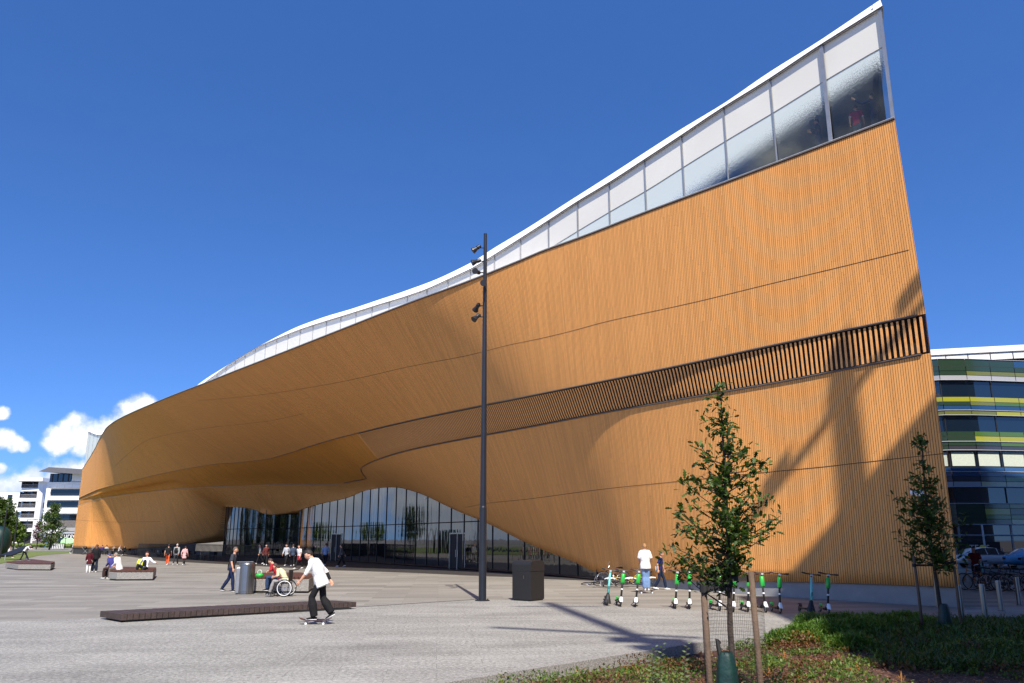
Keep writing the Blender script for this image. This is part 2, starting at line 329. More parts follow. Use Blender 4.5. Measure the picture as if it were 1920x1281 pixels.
# ------------------------------------------------------------------ mesh helpers
class MB:
    def __init__(s): s.v = []; s.f = []; s.m = []; s.uv = None; s.cur = 0
    def face(s, idx): s.f.append(tuple(idx)); s.m.append(s.cur)
    def grid(s, rows, closeu=False, flip=False):
        b0 = len(s.v); n = len(rows[0])
        for r in rows: s.v += [tuple(p) for p in r]
        for i in range(len(rows) - 1):
            for j in range(n if closeu else n - 1):
                a, b_, c, d = b0 + i * n + j, b0 + i * n + (j + 1) % n, b0 + (i + 1) * n + (j + 1) % n, b0 + (i + 1) * n + j
                s.face((a, d, c, b_) if flip else (a, b_, c, d))
        return b0
    def box(s, c, size, rot=None, taper=1.0):
        M = rot if rot is not None else Matrix.Identity(3); b0 = len(s.v)
        for z in (-.5, .5):
            k = taper if z > 0 else 1.0
            for x, y in ((-.5, -.5), (.5, -.5), (.5, .5), (-.5, .5)):
                s.v.append(tuple(Vector(c) + M @ Vector((x * size[0] * k, y * size[1] * k, z * size[2]))))
        for q in ((0, 3, 2, 1), (4, 5, 6, 7), (0, 1, 5, 4), (1, 2, 6, 5), (2, 3, 7, 6), (3, 0, 4, 7)): s.face([b0 + i for i in q])
    def beam(s, a, b_, w_, h, up=(0, 0, 1)):
        a, b_ = Vector(a), Vector(b_); y = (b_ - a); L = y.length
        if L < 1e-6: return
        y.normalize(); up = Vector(up); x = y.cross(up)
        if x.length < 1e-4: x = y.cross(Vector((1, 0, 0)))
        x.normalize(); z = x.cross(y); M = Matrix((x, y, z)).transposed()
        s.box((a + b_) / 2, (w_, L, h), M)
    def tube(s, pts, rs, seg=8, cap=True, ref=(1, 0, 0)):
        pts = [Vector(p) for p in pts]; n = len(pts)
        if not isinstance(rs, (list, tuple)): rs = [rs] * n
        rows = []; ref = Vector(ref); px = None
        for i in range(n):
            t_ = (pts[min(i + 1, n - 1)] - pts[max(i - 1, 0)])
            if t_.length < 1e-7: t_ = Vector((0, 0, 1))
            t_.normalize(); x = (px if px is not None else ref); x = x - t_ * x.dot(t_)
            if x.length < 1e-3: x = Vector((0, 1, 0)) - t_ * t_.y
            if x.length < 1e-3: x = Vector((0, 0, 1)) - t_ * t_.z
            x.normalize(); y = t_.cross(x); px = x
            r = rs[i]; rx, ry = (r if isinstance(r, (list, tuple)) else (r, r))
            rows.append([pts[i] + x * (rx * math.cos(2 * math.pi * k / seg)) + y * (ry * math.sin(2 * math.pi * k / seg)) for k in range(seg)])
        b0 = s.grid(rows, True)
        if cap:
            s.face([b0 + k for k in range(seg)][::-1]); e = b0 + (n - 1) * seg; s.face([e + k for k in range(seg)])
        return b0
    def lathe(s, prof, c=(0, 0, 0), seg=16, axis=None):
        M = axis if axis is not None else Matrix.Identity(3); rows = []
        for r, z in prof:
            rows.append([Vector(c) + M @ Vector((r * math.cos(2 * math.pi * k / seg), r * math.sin(2 * math.pi * k / seg), z)) for k in range(seg)])
        b0 = s.grid(rows, True); n = len(prof)
        s.face([b0 + k for k in range(seg)][::-1]); e = b0 + (n - 1) * seg; s.face([e + k for k in range(seg)])
    def torus(s, c, R_, r, axis=(1, 0, 0), seg=24, sub=6):
        ax = Vector(axis).normalized(); x = ax.orthogonal().normalized(); y = ax.cross(x); rows = []
        for i in range(seg + 1):
            a = 2 * math.pi * i / seg; d = x * math.cos(a) + y * math.sin(a)
            rows.append([Vector(c) + d * (R_ + r * math.cos(2 * math.pi * k / sub)) + ax * (r * math.sin(2 * math.pi * k / sub)) for k in range(sub)])
        s.grid(rows, True)
    def ball(s, c, r, nu=10, nv=8, M=None, fn=None):
        r = r if isinstance(r, (list, tuple)) else (r, r, r); rows = []
        for i in range(nv + 1):
            ph = -math.pi / 2 + math.pi * i / nv; row = []
            for j in range(nu):
                th = 2 * math.pi * j / nu
                p = Vector((math.cos(ph) * math.cos(th), math.cos(ph) * math.sin(th), math.sin(ph)))
                if fn: p = fn(p)
                p = Vector((p.x * r[0], p.y * r[1], p.z * r[2]))
                if M is not None: p = M @ p
                row.append(Vector(c) + p)
            rows.append(row)
        s.grid(rows, True)
    def prism(s, poly, z0, z1, M=None, o=(0, 0, 0)):
        b0 = len(s.v); n = len(poly); f = (lambda p: Vector(o) + (M @ Vector(p) if M is not None else Vector(p)))
        for z in (z0, z1):
            for p in poly: s.v.append(tuple(f((p[0], p[1], z))))
        area = sum(poly[i][0] * poly[(i + 1) % n][1] - poly[(i + 1) % n][0] * poly[i][1] for i in range(n))
        for i in range(n):
            j = (i + 1) % n
            s.face((b0 + i, b0 + j, b0 + n + j, b0 + n + i) if area > 0 else (b0 + j, b0 + i, b0 + n + i, b0 + n + j))
        for tri in tessellate_polygon([[Vector((p[0], p[1], 0)) for p in poly]]):
            s.face([b0 + i for i in tri]); s.face([b0 + n + i for i in tri])
    def sheet(s, poly, z):
        b0 = len(s.v); s.v += [(p[0], p[1], z) for p in poly]
        for tri in tessellate_polygon([[Vector((p[0], p[1], 0)) for p in poly]]):
            a, b_, c = [Vector(s.v[b0 + i]) for i in tri]
            s.face([b0 + i for i in (tri if (b_ - a).cross(c - a).z > 0 else tri[::-1])])
    def mesh(s, name, mats, smooth=False, fix=False):
        me = bpy.data.meshes.new(name); me.from_pydata(s.v, [], s.f)
        for m_ in mats: me.materials.append(m_)
        me.polygons.foreach_set('material_index', s.m)
        if smooth: me.polygons.foreach_set('use_smooth', [True] * len(s.f))
        if s.uv is not None:
            ul = me.uv_layers.new(name='UVMap')
            for lp in me.loops: ul.data[lp.index].uv = s.uv[lp.vertex_index]
        if fix:
            bm = bmesh.new(); bm.from_mesh(me); bmesh.ops.recalc_face_normals(bm, faces=bm.faces); bm.to_mesh(me); bm.free()
        me.update(); return me
    def build(s, name, mats, parent=None, smooth=False, fix=True, bevel=0.0, loc=None):
        if not isinstance(mats, (list, tuple)): mats = [mats]
        mats = [mat(x) if isinstance(x, str) else x for x in mats]
        o = bpy.data.objects.new(name, s.mesh(name, mats, smooth, fix)); COL.objects.link(o)
        if parent is not None: o.parent = parent
        if bevel:
            md = o.modifiers.new('bevel', 'BEVEL'); md.width = bevel; md.segments = 2; md.limit_method = 'ANGLE'
        if loc is not None: o.location = loc
        return o

def tag(o, label=None, cat=None, group=None, kind=None):
    if label: o['label'] = label
    if cat: o['category'] = cat
    if group: o['group'] = group
    if kind: o['kind'] = kind
    return o
def empty(name, loc=(0, 0, 0), rz=0.0, label=None, cat=None, group=None):
    o = bpy.data.objects.new(name, None); COL.objects.link(o); o.empty_display_size = .2
    o.location = loc; o.rotation_euler = (0, 0, rz); return tag(o, label, cat, group)
def copy_tree(src, loc=None, rz=None, label=None, parent=None):
    c = src.copy(); COL.objects.link(c)
    if parent is not None: c.parent = parent
    if loc is not None: c.location = loc
    if rz is not None: c.rotation_euler = (src.rotation_euler[0], src.rotation_euler[1], rz)
    if label: c['label'] = label
    for ch in list(src.children):
        copy_tree(ch, parent=c)
    return c
def pchip(xs, ys):
    """monotone smooth interpolation"""
    n = len(xs); h = [xs[i + 1] - xs[i] for i in range(n - 1)]; d = [(ys[i + 1] - ys[i]) / h[i] for i in range(n - 1)]
    m_ = [d[0]] + [0] * (n - 2) + [d[-1]]
    for i in range(1, n - 1):
        if d[i - 1] * d[i] > 0:
            w1, w2 = 2 * h[i] + h[i - 1], h[i] + 2 * h[i - 1]; m_[i] = (w1 + w2) / (w1 / d[i - 1] + w2 / d[i])
    def f(x):
        if x <= xs[0]: return ys[0] + 0 * x
        if x >= xs[-1]: return ys[-1]
        i = max(k for k in range(n - 1) if xs[k] <= x); t_ = (x - xs[i]) / h[i]
        return ys[i] * (1 + 2 * t_) * (1 - t_) ** 2 + h[i] * m_[i] * t_ * (1 - t_) ** 2 + ys[i + 1] * t_ * t_ * (3 - 2 * t_) + h[i] * m_[i + 1] * t_ * t_ * (t_ - 1)
    return f
# ------------------------------------------------------------------ ground, paving, planting bed
BED = [(-76.5, -60), (.36, 14.43), (4.2, 18.2), (5.6, 18.9), (7.6, 22.2), (9.0, 23.4), (11, 23.5), (60, 23.5)]
def bed_left(y):
    if y < 18.2: return .36 + (y - 14.43) * 1.0186
    if y < 18.9: return 4.2 + (y - 18.2) * 2.0
    if y < 22.2: return 5.6 + (y - 18.9) * .606
    return 7.6 + (y - 22.2) * 1.1
mb = MB(); mb.sheet([(-2500, -900), (2500, -900), (2500, 3500), (-2500, 3500)], -.6)
tag(mb.build('ground', 'ground_mat', fix=False), kind='structure')
mb = MB(); mb.sheet([(-300, -60)] + BED + [(60, 199), (-300, 199)], 0.0)
tag(mb.build('plaza_slab_paving', 'slabs_far', fix=False), kind='structure')
CREST = [G(u, v) for u, v in [(-500, 1196), (0, 1166), (222, 1158), (667, 1137), (895, 1124), (960, 1126), (1140, 1137), (1300, 1144)]]
mb = MB(); mb.sheet([(-60, -43.5), (.355, 14.43), (4.195, 18.2), (5.595, 18.9), (7.59, 22.2), (8.2, 23.0)] + [(p.x, p.y) for p in CREST[::-1]] + [(-60, 12)], .004)
tag(mb.build('granite_paving', 'granite_near', fix=False), kind='structure')
a, b_ = G(668, 1139), G(893, 1124.5)
mb = MB(); mb.beam((a.x, a.y, .007), (b_.x, b_.y, .007), .05, .012)
tag(mb.build('drain_slot', 'black_metal'), 'long thin dark drain slot running from the platform to the lamp mast', 'drain')

# bed terrain: mulch surface that rises away from the kerb
def bed_z(x, y):
    # distance to the kerb line
    d = (x - .36) * .695 - (y - 14.43) * .719
    far = max(0.0, min(1.0, (23.5 - y) / 3.0)); d = max(0.0, d)
    z = -.19 - .0 * d
    z += .14 * math.exp(-((x - 8.0) ** 2 / 12 + (y - 19.5) ** 2 / 9)) * min(1, d / 1.5)
    z += .14 * math.exp(-((x - 14) ** 2 / 20 + (y - 20) ** 2 / 8)) * min(1, d / 1.5)
    z += .16 * math.exp(-((x - 5.2) ** 2 / 5 + (y - 13.5) ** 2 / 6)) * min(1, d / 1.2)
    z += .05 * noise.noise(Vector((x * .8, y * .8, 0))) * min(1, d)
    return z
def in_bed(x, y, mrg=0.0):
    return y < 23.45 - mrg and x > bed_left(y) + mrg * 1.4
mb = MB(); N = 110; x0, x1, y0, y1 = -9.0, 36.0, -6.0, 23.5
rows = []
for j in range(N + 1):
    y = y0 + (y1 - y0) * j / N; r = []
    # left boundary of the bed at this y: along the kerb then its short return
    xl = bed_left(y)
    for i in range(N + 1):
        k = (i / N) ** 1.8; x = xl + (x1 - xl) * k; r.append((x, y, bed_z(x, y) if i else -.19))
    rows.append(r)
mb.grid(rows); tag(mb.build('planting_bed', 'earth', smooth=True), kind='structure')
# kerb: granite face between plaza and bed, in blocks
kr = empty('granite_kerb', (0, 0, 0), label='speckled grey granite kerb edging the mulch planting bed', cat='kerb')
def kerbline(a, b_):
    a, b_ = Vector(a), Vector(b_); L = (b_ - a).length; n = max(1, round(L / 1.2)); d = (b_ - a) / n
    for i in range(n):
        p, q = a + d * i + d.normalized() * .004, a + d * (i + 1) - d.normalized() * .004
        k = MB(); nrm = Vector((d.y, -d.x)).normalized()
        c = [p - nrm * .10, q - nrm * .10, q + nrm * .06, p + nrm * .06]
        k.prism([(v.x, v.y) for v in c], -.5, .018 + random.uniform(-.002, .002)); k.build('kerb_block', 'kerb_stone', kr, bevel=.008)
kerbline((-4.5, 9.5), (.36, 14.43)); kerbline((.36, 14.43), (4.2, 18.2)); kerbline((4.2, 18.2), (5.6, 18.9)); kerbline((5.6, 18.9), (7.6, 22.2)); kerbline((7.6, 22.2), (9.0, 23.4)); kerbline((9.0, 23.4), (11, 23.55)); kerbline((11, 23.55), (30, 23.55))
# lawn, far street, road
mb = MB(); mb.sheet([(-300, 199.1), (-40, 199.1), (-40, 214), (-300, 214)], .02); tag(mb.build('lawn', 'lawn', fix=False), kind='structure')
mb = MB(); mb.sheet([(-300, 60), (-45, 74), (-62, 110), (-75, 150), (-300, 150)], .03); tag(mb.build('park_lawn', 'lawn', fix=False), kind='structure')
mb = MB(); mb.sheet([(26, 23.6), (200, 23.6), (200, 76), (40, 76), (26, 45)], .008); tag(mb.build('road', 'asphalt', fix=False), kind='structure')

# ------------------------------------------------------------------ the library
RO = Vector((14.3, 26.5, 0)); EV = Vector((-.633, .774, 0)); NV = Vector((-.774, -.633, 0))
def W(s, q, z): return RO + EV * s + NV * q + Vector((0, 0, z))
def Wc(s, q, z): return W(s + .25 * max(0, min(1, (z - 9.6) / 7.5)) * max(0, 1 - s / 4), q, z)   # the prow leans back a little
def hit(u, v, q):
    d = ray(u, v); t_ = (RO.dot(NV) + q) / d.dot(NV); p = d * t_
    return (p - RO).dot(EV), p.z + CAMH
def curve(tr, q0=None):
    pts = []
    for a in tr:
        u, v = a[0], a[1]; q = a[2] if len(a) > 2 else 0.0
        s, z = hit(u, v, q); pts.append((s, q, z))
    pts.sort(); out = [pts[0]]
    for p in pts[1:]:
        if p[0] > out[-1][0] + .15: out.append(p)
    xs = [p[0] for p in out]
    return pchip(xs, [p[1] for p in out]), pchip(xs, [p[2] for p in out]), xs
# glass plan line of the entrance (s, q)
GP = [(4, -.12), (8.5, -.3), (13.8, -1.7), (20, -3.6), (26, -5.2), (39, -7.5), (50, -9.2), (58, -10.5), (66, -11.4), (72, -12.0), (76, -12.5), (77.5, -13.6), (79, -14.2), (80.5, -13.6),
      (82, -12.3), (84.5, -11.1), (88, -10.4), (91.5, -10.3), (94, -11.1), (95.3, -12.7), (96, -14.8), (97.0, -15.2)]
gq = pchip([p[0] for p in GP], [p[1] for p in GP])
Tq, Tz, _ = curve([(1673, 222, 0), (1360, 341, 0), (1145, 422.5, 0), (1028, 466, .2), (976, 487.5, .5), (880, 526, 1.3), (768, 567, 2.4), (651, 613, 3.4), (519, 665, 4.3), (407, 709, 4.8), (350, 731, 4.7),
                   (288, 756, 4.0), (240, 777, 3.3), (217, 789, 2.7), (201, 801, 1.7), (190, 817, .8), (176, 845, .15), (166, 862, 0), (156, 878, 0)])
B1q, B1z, _ = curve([(1737, 588, 0), (1600, 616, 0), (1450, 647.5, 0), (1300, 680, -.1), (1130, 715, -.45), (1005, 740, -.9), (880, 765.5, -1.6), (775, 787.5, -2.4), (700, 805, -3.1), (625, 824, -3.9),
                     (575, 839, -4.7), (537, 851, -5.3), (500, 861, -5.8), (450, 867, -5.8), (400, 871, -5.2), (373, 875, -4.7), (291, 891, -3.0), (236, 905, -1.7), (200, 913.5, -.8), (179, 920, -.2), (149, 933.6, 0)])
B2q, B2z, _ = curve([(1749, 661, 0), (1600, 690, 0), (1450, 719, -.15), (1300, 745, -.45), (1130, 775, -1.1), (1005, 799, -1.8), (880, 822, -2.7), (825, 832.5, -3.2), (762, 846, -4.1), (712, 861, -5.3),
                     (685, 872.5, -6.6), (677, 881, -7.6), (681, 890, -8.2), (687, 897, -8.8), (660, 903, -9.4), (637, 907.3, -9.8), (570, 908.7, -10.2), (500, 909.6, -9.9), (428, 911.7, -8.2), (346, 916, -5.9), (264, 924, -3.8), (210, 931, -1.8), (185, 936, -.7), (147, 946.5, 0)])
def onglass(u, v, lo=0, hi=100, back=0.0):
    best = None; d = ray(u, v)
    for i in range(1200):
        s = lo + (hi - lo) * i / 1200; q = gq(s)
        ss, z = hit(u, v, q); e = abs(ss - s)
        if best is None or e < best[0]: best = (e, s, q, z)
    return best[1:]
Lp = []
for u, v, lo, hi in [(1126, 1075, 12, 30), (1075, 1053, 14, 32), (1028, 1035, 16, 36), (981, 1015, 18, 38), (934, 991, 20, 42), (899, 975, 20, 44), (864, 961, 24, 48), (840, 950, 26, 50),
                     (796, 929, 30, 60), (770, 920, 34, 64), (744, 914.4, 36, 68), (712, 915.4, 40, 70), (690, 919, 40, 72), (648, 934.6, 44, 74), (608, 943.5, 50, 75), (577, 952, 54, 76), (550, 959, 56, 77)]:
    s, q, z = onglass(u, v, lo, hi); Lp.append((s, q, z))
Lp += [(.2, 0, .62), (4, 0, .6), (7.7, -.02, .52)]
for u, v, q in [(1257, 1087, -1.0), (1186, 1083.5, -2.0), (514, 965.4, -12.4), (500, 963, -12.0), (483, 958, -11.2), (452, 952, -10.5), (420, 951, -10.5)]:
    s, z = hit(u, v, q); Lp.append((s, q, z))
for u, v, q in [(411, 1000, -10.8), (373, 1014, -9.2), (360, 1018, -8.6), (290, 1026, -6.0), (215, 1029, -3.7), (180, 1029, -1.7), (160, 1028, -.5), (136, 1027, 0)]:
    s, z = hit(u, v, q); Lp.append((s, q, z))
Lp.sort(); o_ = [Lp[0]]
for p in Lp[1:]:
    if p[0] > o_[-1][0] + .3: o_.append(p)
Lp = o_
Lq = pchip([p[0] for p in Lp], [p[1] for p in Lp]); Lz = pchip([p[0] for p in Lp], [p[2] for p in Lp])
S0, S1 = .25, 124.6
def catmull(P_, sub):
    out = []; n = len(P_)
    for i in range(n - 1):
        p0 = P_[max(i - 1, 0)]; p1 = P_[i]; p2 = P_[i + 1]; p3 = P_[min(i + 2, n - 1)]
        for k in range(sub):
            t_ = k / sub
            out.append(tuple(.5 * ((2 * p1[c]) + (-p0[c] + p2[c]) * t_ + (2 * p0[c] - 5 * p1[c] + 4 * p2[c] - p3[c]) * t_ ** 2 + (-p0[c] + 3 * p1[c] - 3 * p2[c] + p3[c]) * t_ ** 3) for c in range(2)))
    out.append(P_[-1]); return out
SUB = 10
def section(s):
    """(q, z) points from the glass edge down to the foot: 3 spans of SUB"""
    l = (Lq(s), Lz(s))
    P_ = [(Tq(s), Tz(s)), (B1q(s), B1z(s)), (B2q(s), B2z(s)), l]
    # straighten the top: add a phantom directly above
    ph = [(Tq(s) + .0, Tz(s) + 1.5)] + P_
    out = catmull(ph, SUB)[SUB:]
    kb = max(0, min(1, (62 - s) / 14))     # the louvre band is a straight strip
    if kb > 0:
        a, c = out[SUB], out[2 * SUB]
        for k in range(SUB, 2 * SUB + 1):
            f = (k - SUB) / SUB; out[k] = tuple(out[k][j] * (1 - kb) + (a[j] + (c[j] - a[j]) * f) * kb for j in range(2))
    if 20 < s < 95: out = [(max(q, gq(s) + .03), z) if k > 2 * SUB else (q, z) for k, (q, z) in enumerate(out)]
    return out
NS = 420
SS = [S0 + (S1 - S0) * (i / NS) for i in range(NS + 1)]
SEC = [section(s) for s in SS]
lib = empty('library_building', RO, label='huge library with curving spruce timber facade, white roof and glass top storey', cat='library')
def local(p): return Vector(p) - RO
def clad(name, r0, r1, matn, off=0.0, smin=S0, smax=S1, extra=None):
    mb = MB(); rows = []; uvs = []
    for s, sec in zip(SS, SEC):
        if s < smin or s > smax: continue
        L = 0; row = []
        pts = sec[r0:r1 + 1]
        tot = 0
        for k in range(1, r0 + 1): tot += math.hypot(sec[k][0] - sec[k - 1][0], sec[k][1] - sec[k - 1][1])
        L = tot
        for k, (q, z) in enumerate(pts):
            if k: L += math.hypot(q - pts[k - 1][0], z - pts[k - 1][1])
            row.append(local(Wc(s, q - off, z))); uvs.append((s, L))
        if extra:
            q, z = extra(s, pts[-1]); L += math.hypot(q - pts[-1][0], z - pts[-1][1]); row.append(local(W(s + .512 * .35 * max(0, 1 - s), q, z))); uvs.append((s, L))
        rows.append(row)
    mb.grid(rows); mb.uv = uvs
    return mb.build(name, matn, lib, smooth=True, fix=False)
clad('upper_timber_cladding', 0, SUB, 'spruce_boards')
def lext(s, p):
    k = max(0, min(1, (s - 15) / 4)) * max(0, min(1, (101 - s) / 7))
    return ((p[0] - .35) * (1 - k) + (min(p[0], gq(s)) - 5.0) * k, p[1] + .5 * k)
clad('lower_timber_cladding', 2 * SUB, 3 * SUB, 'spruce_boards', extra=lext)
clad('band_timber_cladding', SUB, 2 * SUB, 'spruce_band', off=.10, smin=46)
clad('louvre_backing', SUB, 2 * SUB, 'louvre_back', off=.35, smin=.5, smax=47)
# returns that close the step between band and cladding
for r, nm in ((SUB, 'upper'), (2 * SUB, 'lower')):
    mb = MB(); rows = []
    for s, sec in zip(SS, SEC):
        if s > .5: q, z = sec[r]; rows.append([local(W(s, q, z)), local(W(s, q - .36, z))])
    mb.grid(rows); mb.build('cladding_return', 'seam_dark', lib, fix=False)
# vertical louvre slats with depth
mb = MB(); s = .45
while s < 46.3:
    i = int((s - S0) / (S1 - S0) * NS); f_ = (s - SS[i]) / (SS[i + 1] - SS[i])
    sec = [tuple(SEC[i][k][c] * (1 - f_) + SEC[i + 1][k][c] * f_ for c in range(2)) for k in range(SUB, 2 * SUB + 1)]
    hw = .041
    pts = sec[::2]; rows = []
    for k, (q, z) in enumerate(pts):
        zz = z - .07 if k == 0 else (z + .07 if k == len(pts) - 1 else z)
        rows.append([local(W(s - hw, q - .01, zz)), local(W(s + hw, q - .01, zz)), local(W(s + hw, q - .038, zz)), local(W(s - hw, q - .038, zz))])
    mb.grid(rows, True)
    s += .2
mb.build('louvre_screen', 'slat_wood', lib)
# metal rails above and below the band, and the metal edge of the timber top
def rail(r, smin, smax, w_, name, matn, dz=0.0, dq=.03, step=1):
    mb = MB(); pts = [local(Wc(s, sec[r][0] + dq, sec[r][1] + dz)) for s, sec in list(zip(SS, SEC))[::step] if smin <= s <= smax]
    mb.tube(pts, [w_] * len(pts), 4, True, ref=(0, 0, 1)); return mb.build(name, matn, lib)
rail(SUB, .3, 60, .036, 'band_rail', 'trim_metal'); rail(2 * SUB, .3, 60, .036, 'band_rail', 'trim_metal')
rail(SUB, 60, 125, .022, 'band_rail', 'trim_metal', dq=.0); rail(2 * SUB, 60, 125, .022, 'band_rail', 'edge_metal', dq=.0)
rail(0, 0, 125, .036, 'timber_top_edge', 'edge_metal', dq=.02)
rail(0, 0, 110, .022, 'timber_top_edge', 'seam_dark', dz=-.07, dq=.012)
# thin joints in the boards, where the photo shows them
def seam(tr, lo_r, hi_r, smin, smax):
    f_ = pchip([p[0] for p in sorted(tr)], [p[1] for p in sorted(tr)]); umin, umax = min(p[0] for p in tr), max(p[0] for p in tr)
    pts = []
    for s, sec in zip(SS, SEC):
        if not smin <= s <= smax: continue
        prev = None
        for k in range(lo_r, hi_r + 1):
            u, v = proj(W(s, *sec[k])); e = v - f_(u) if umin - 3 <= u <= umax + 3 else None
            if e is not None and prev is not None and prev[0] <= 0 < e:
                w_ = -prev[0] / (e - prev[0]); q = prev[1] + (sec[k][0] - prev[1]) * w_; z = prev[2] + (sec[k][1] - prev[2]) * w_
                dq, dz = sec[k][0] - prev[1], sec[k][1] - prev[2]; L = math.hypot(dq, dz) or 1
                n_ = (-dz / L, dq / L); tv = (dq / L, dz / L)
                pts.append((s, q, z, n_, tv)); break
            prev = None if e is None else (e, sec[k][0], sec[k][1])
    if len(pts) < 3: return
    mb = MB(); rows = []
    for s, q, z, n_, tv in pts:
        h = .011
        rows.append([local(W(s, q + n_[0] * .008 + tv[0] * h, z + n_[1] * .008 + tv[1] * h)), local(W(s, q + n_[0] * .008 - tv[0] * h, z + n_[1] * .008 - tv[1] * h))])
    mb.grid(rows); mb.build('cladding_joint', 'seam_dark', lib, fix=False)
seam([(1716, 466), (1600, 495), (1450, 531), (1300, 567.5), (1255, 577.5), (1130, 605), (1075, 620), (1017, 634), (955, 647), (880, 666), (775, 686), (650, 714), (575, 727.5), (500, 739), (400, 749), (360, 752)], 0, SUB, 0, 90)
seam([(585, 772), (500, 790), (400, 801), (330, 812), (275, 826), (235, 856), (213, 877)], 0, SUB, 30, 122)
seam([(1776, 850), (1675, 861), (1550, 875), (1420, 887.5), (1280, 902), (1130, 917.5), (980, 937), (912, 944), (871, 952)], 2 * SUB, 3 * SUB, 0, 45)
seam([(141, 975), (215, 979), (300, 978)], 2 * SUB, 3 * SUB, 85, 125)
# concrete plinth under the timber
mb = MB(); rows = []
for s, sec in zip(SS, SEC):
    if s <= 17: rows.append([local(W(s, sec[-1][0] - .10, sec[-1][1] + .02)), local(W(s, sec[-1][0] - .10, -.3))])
mb.grid(rows); mb.build('plinth', 'concrete', lib, fix=False)
mb = MB(); rows = []
for s, sec in zip(SS, SEC):
    if s >= 98: rows.append([local(W(s, sec[-1][0] - .10, sec[-1][1] + .02)), local(W(s, sec[-1][0] - .10, -.3))])
mb.grid(rows); mb.build('plinth', 'dark_stone_and_shade', lib, fix=False)
# south end wall (prow) and back of the building
prow = Vector((14.3, 26.5, 0)) + EV * S0
endv = Vector((.40, .916, 0))
def pt(p, z): return local(Vector((p.x, p.y, z)))
mb = MB(); a = prow; c = prow + endv * 34
a_ = a + EV * .26; mb.grid([[pt(a, .0), pt(c, .0)], [pt(a, 9.6), pt(c, 9.6)], [pt(a_, 17.1), pt(c + EV * .26, 17.1)]]); mb.uv = [(0, 0), (34, 0), (0, 9.6), (34, 9.6), (0, 17), (34, 17)]
mb.build('end_wall', 'spruce_boards', lib, fix=False)
back = prow + endv * 34
mb = MB(); b2 = back + EV * 128; a2 = W(S1, 0, 0)
mb.grid([[pt(back, 0), pt(b2, 0)], [pt(back, 17), pt(b2, 17)]], flip=True); mb.grid([[pt(b2, 0), pt(a2, 0)], [pt(b2, 12), pt(a2, 12)]], flip=True)
mb.build('rear_wall', 'render_grey', lib)

# roof line (s, z) at the facade plane; white fascia leaning back a little
TOP = [(1633.6, 11), (1531, 80), (1440, 137), (1357, 194), (1276, 243), (1206, 288), (1140, 331), (1063, 380), (990, 427), (925, 466), (885, 491.6), (820, 523), (762.6, 544.6), (708, 563), (665, 577.5), (599, 597.6), (550.6, 616), (510.5, 636), (464.6, 662), (421.6, 688), (371.5, 721)]
FB = [(1636, 24), (1533.6, 88), (1440, 150), (1352, 204.5), (1281, 252), (1205, 302), (1145, 341), (1083.5, 378), (1027.5, 414.5), (976, 447.5), (929, 477), (883, 504.5), (843, 523), (805.6, 540), (769.8, 553), (708, 572), (651, 590), (602, 605), (556, 620.5), (496, 645), (450, 670.7), (393, 711)]
TR = [(1644, 91), (1555, 143.7), (1447.5, 210), (1362, 261), (1282, 310.5), (1212, 355), (1145, 394), (1085, 430), (1030, 464)]
tp = sorted(hit(u, v, -.9) for u, v in TOP); fb = sorted(hit(u, v, 0) for u, v in FB); trn = sorted(hit(u, v, 0) for u, v in TR)
LE = hit(165, 807, 0)
tp += [(82, 17.6), (92, 17.0), (106, 16.9), (115, 17.0), (LE[0], LE[1] + .1)]; fb += [(80, 17.1), (92, 16.6), (106, 16.5), (115, 16.6), (LE[0], LE[1] - .15)]
tp = [(0.0, tp[0][1] + (tp[0][1] - tp[1][1]) / (tp[1][0] - tp[0][0]) * tp[0][0])] + tp; fb = [(0.0, fb[0][1] + (fb[0][1] - fb[1][1]) / (fb[1][0] - fb[0][0]) * fb[0][0])] + fb; topz = pchip([p[0] for p in tp], [p[1] for p in tp]); fbz = pchip([p[0] for p in fb], [p[1] for p in fb]); trz = pchip([p[0] for p in trn], [p[1] for p in trn])
s_end = LE[0]
RS = [.4 + (s_end - .4) * i / 200 for i in range(201)]
def sk(s, d): return s + .512 * d * (1 - s / s_end)
mb = MB(); rows = []
for s in RS:
    z1_, z0_ = topz(s), fbz(s)
    rows.append([local(W(s, -.02, z0_)), local(W(s, .06, z0_)), local(W(sk(s, .9), -.9, topz(sk(s, .9)))), local(W(sk(s, 2.4), -2.4, z1_ + .15)), local(W(sk(s, 28), -28, z1_ + .2)), local(W(sk(s, 28), -28, z0_)), local(W(s, -.02, z0_))])
mb.grid(rows, flip=True)
n = 7; last = len(rows) - 1
mb.face([k for k in range(6)]); mb.face([last * n + k for k in range(6)][::-1])
mb.build('roof', 'roof_white', lib)
# joints in the fascia + dark line under it
mb = MB(); pts = [local(W(s, .03, fbz(s) - .02)) for s in RS]; mb.tube(pts, .028, 4, True, ref=(0, 0, 1)); mb.build('fascia_shadow_joint', 'trim_metal', lib)
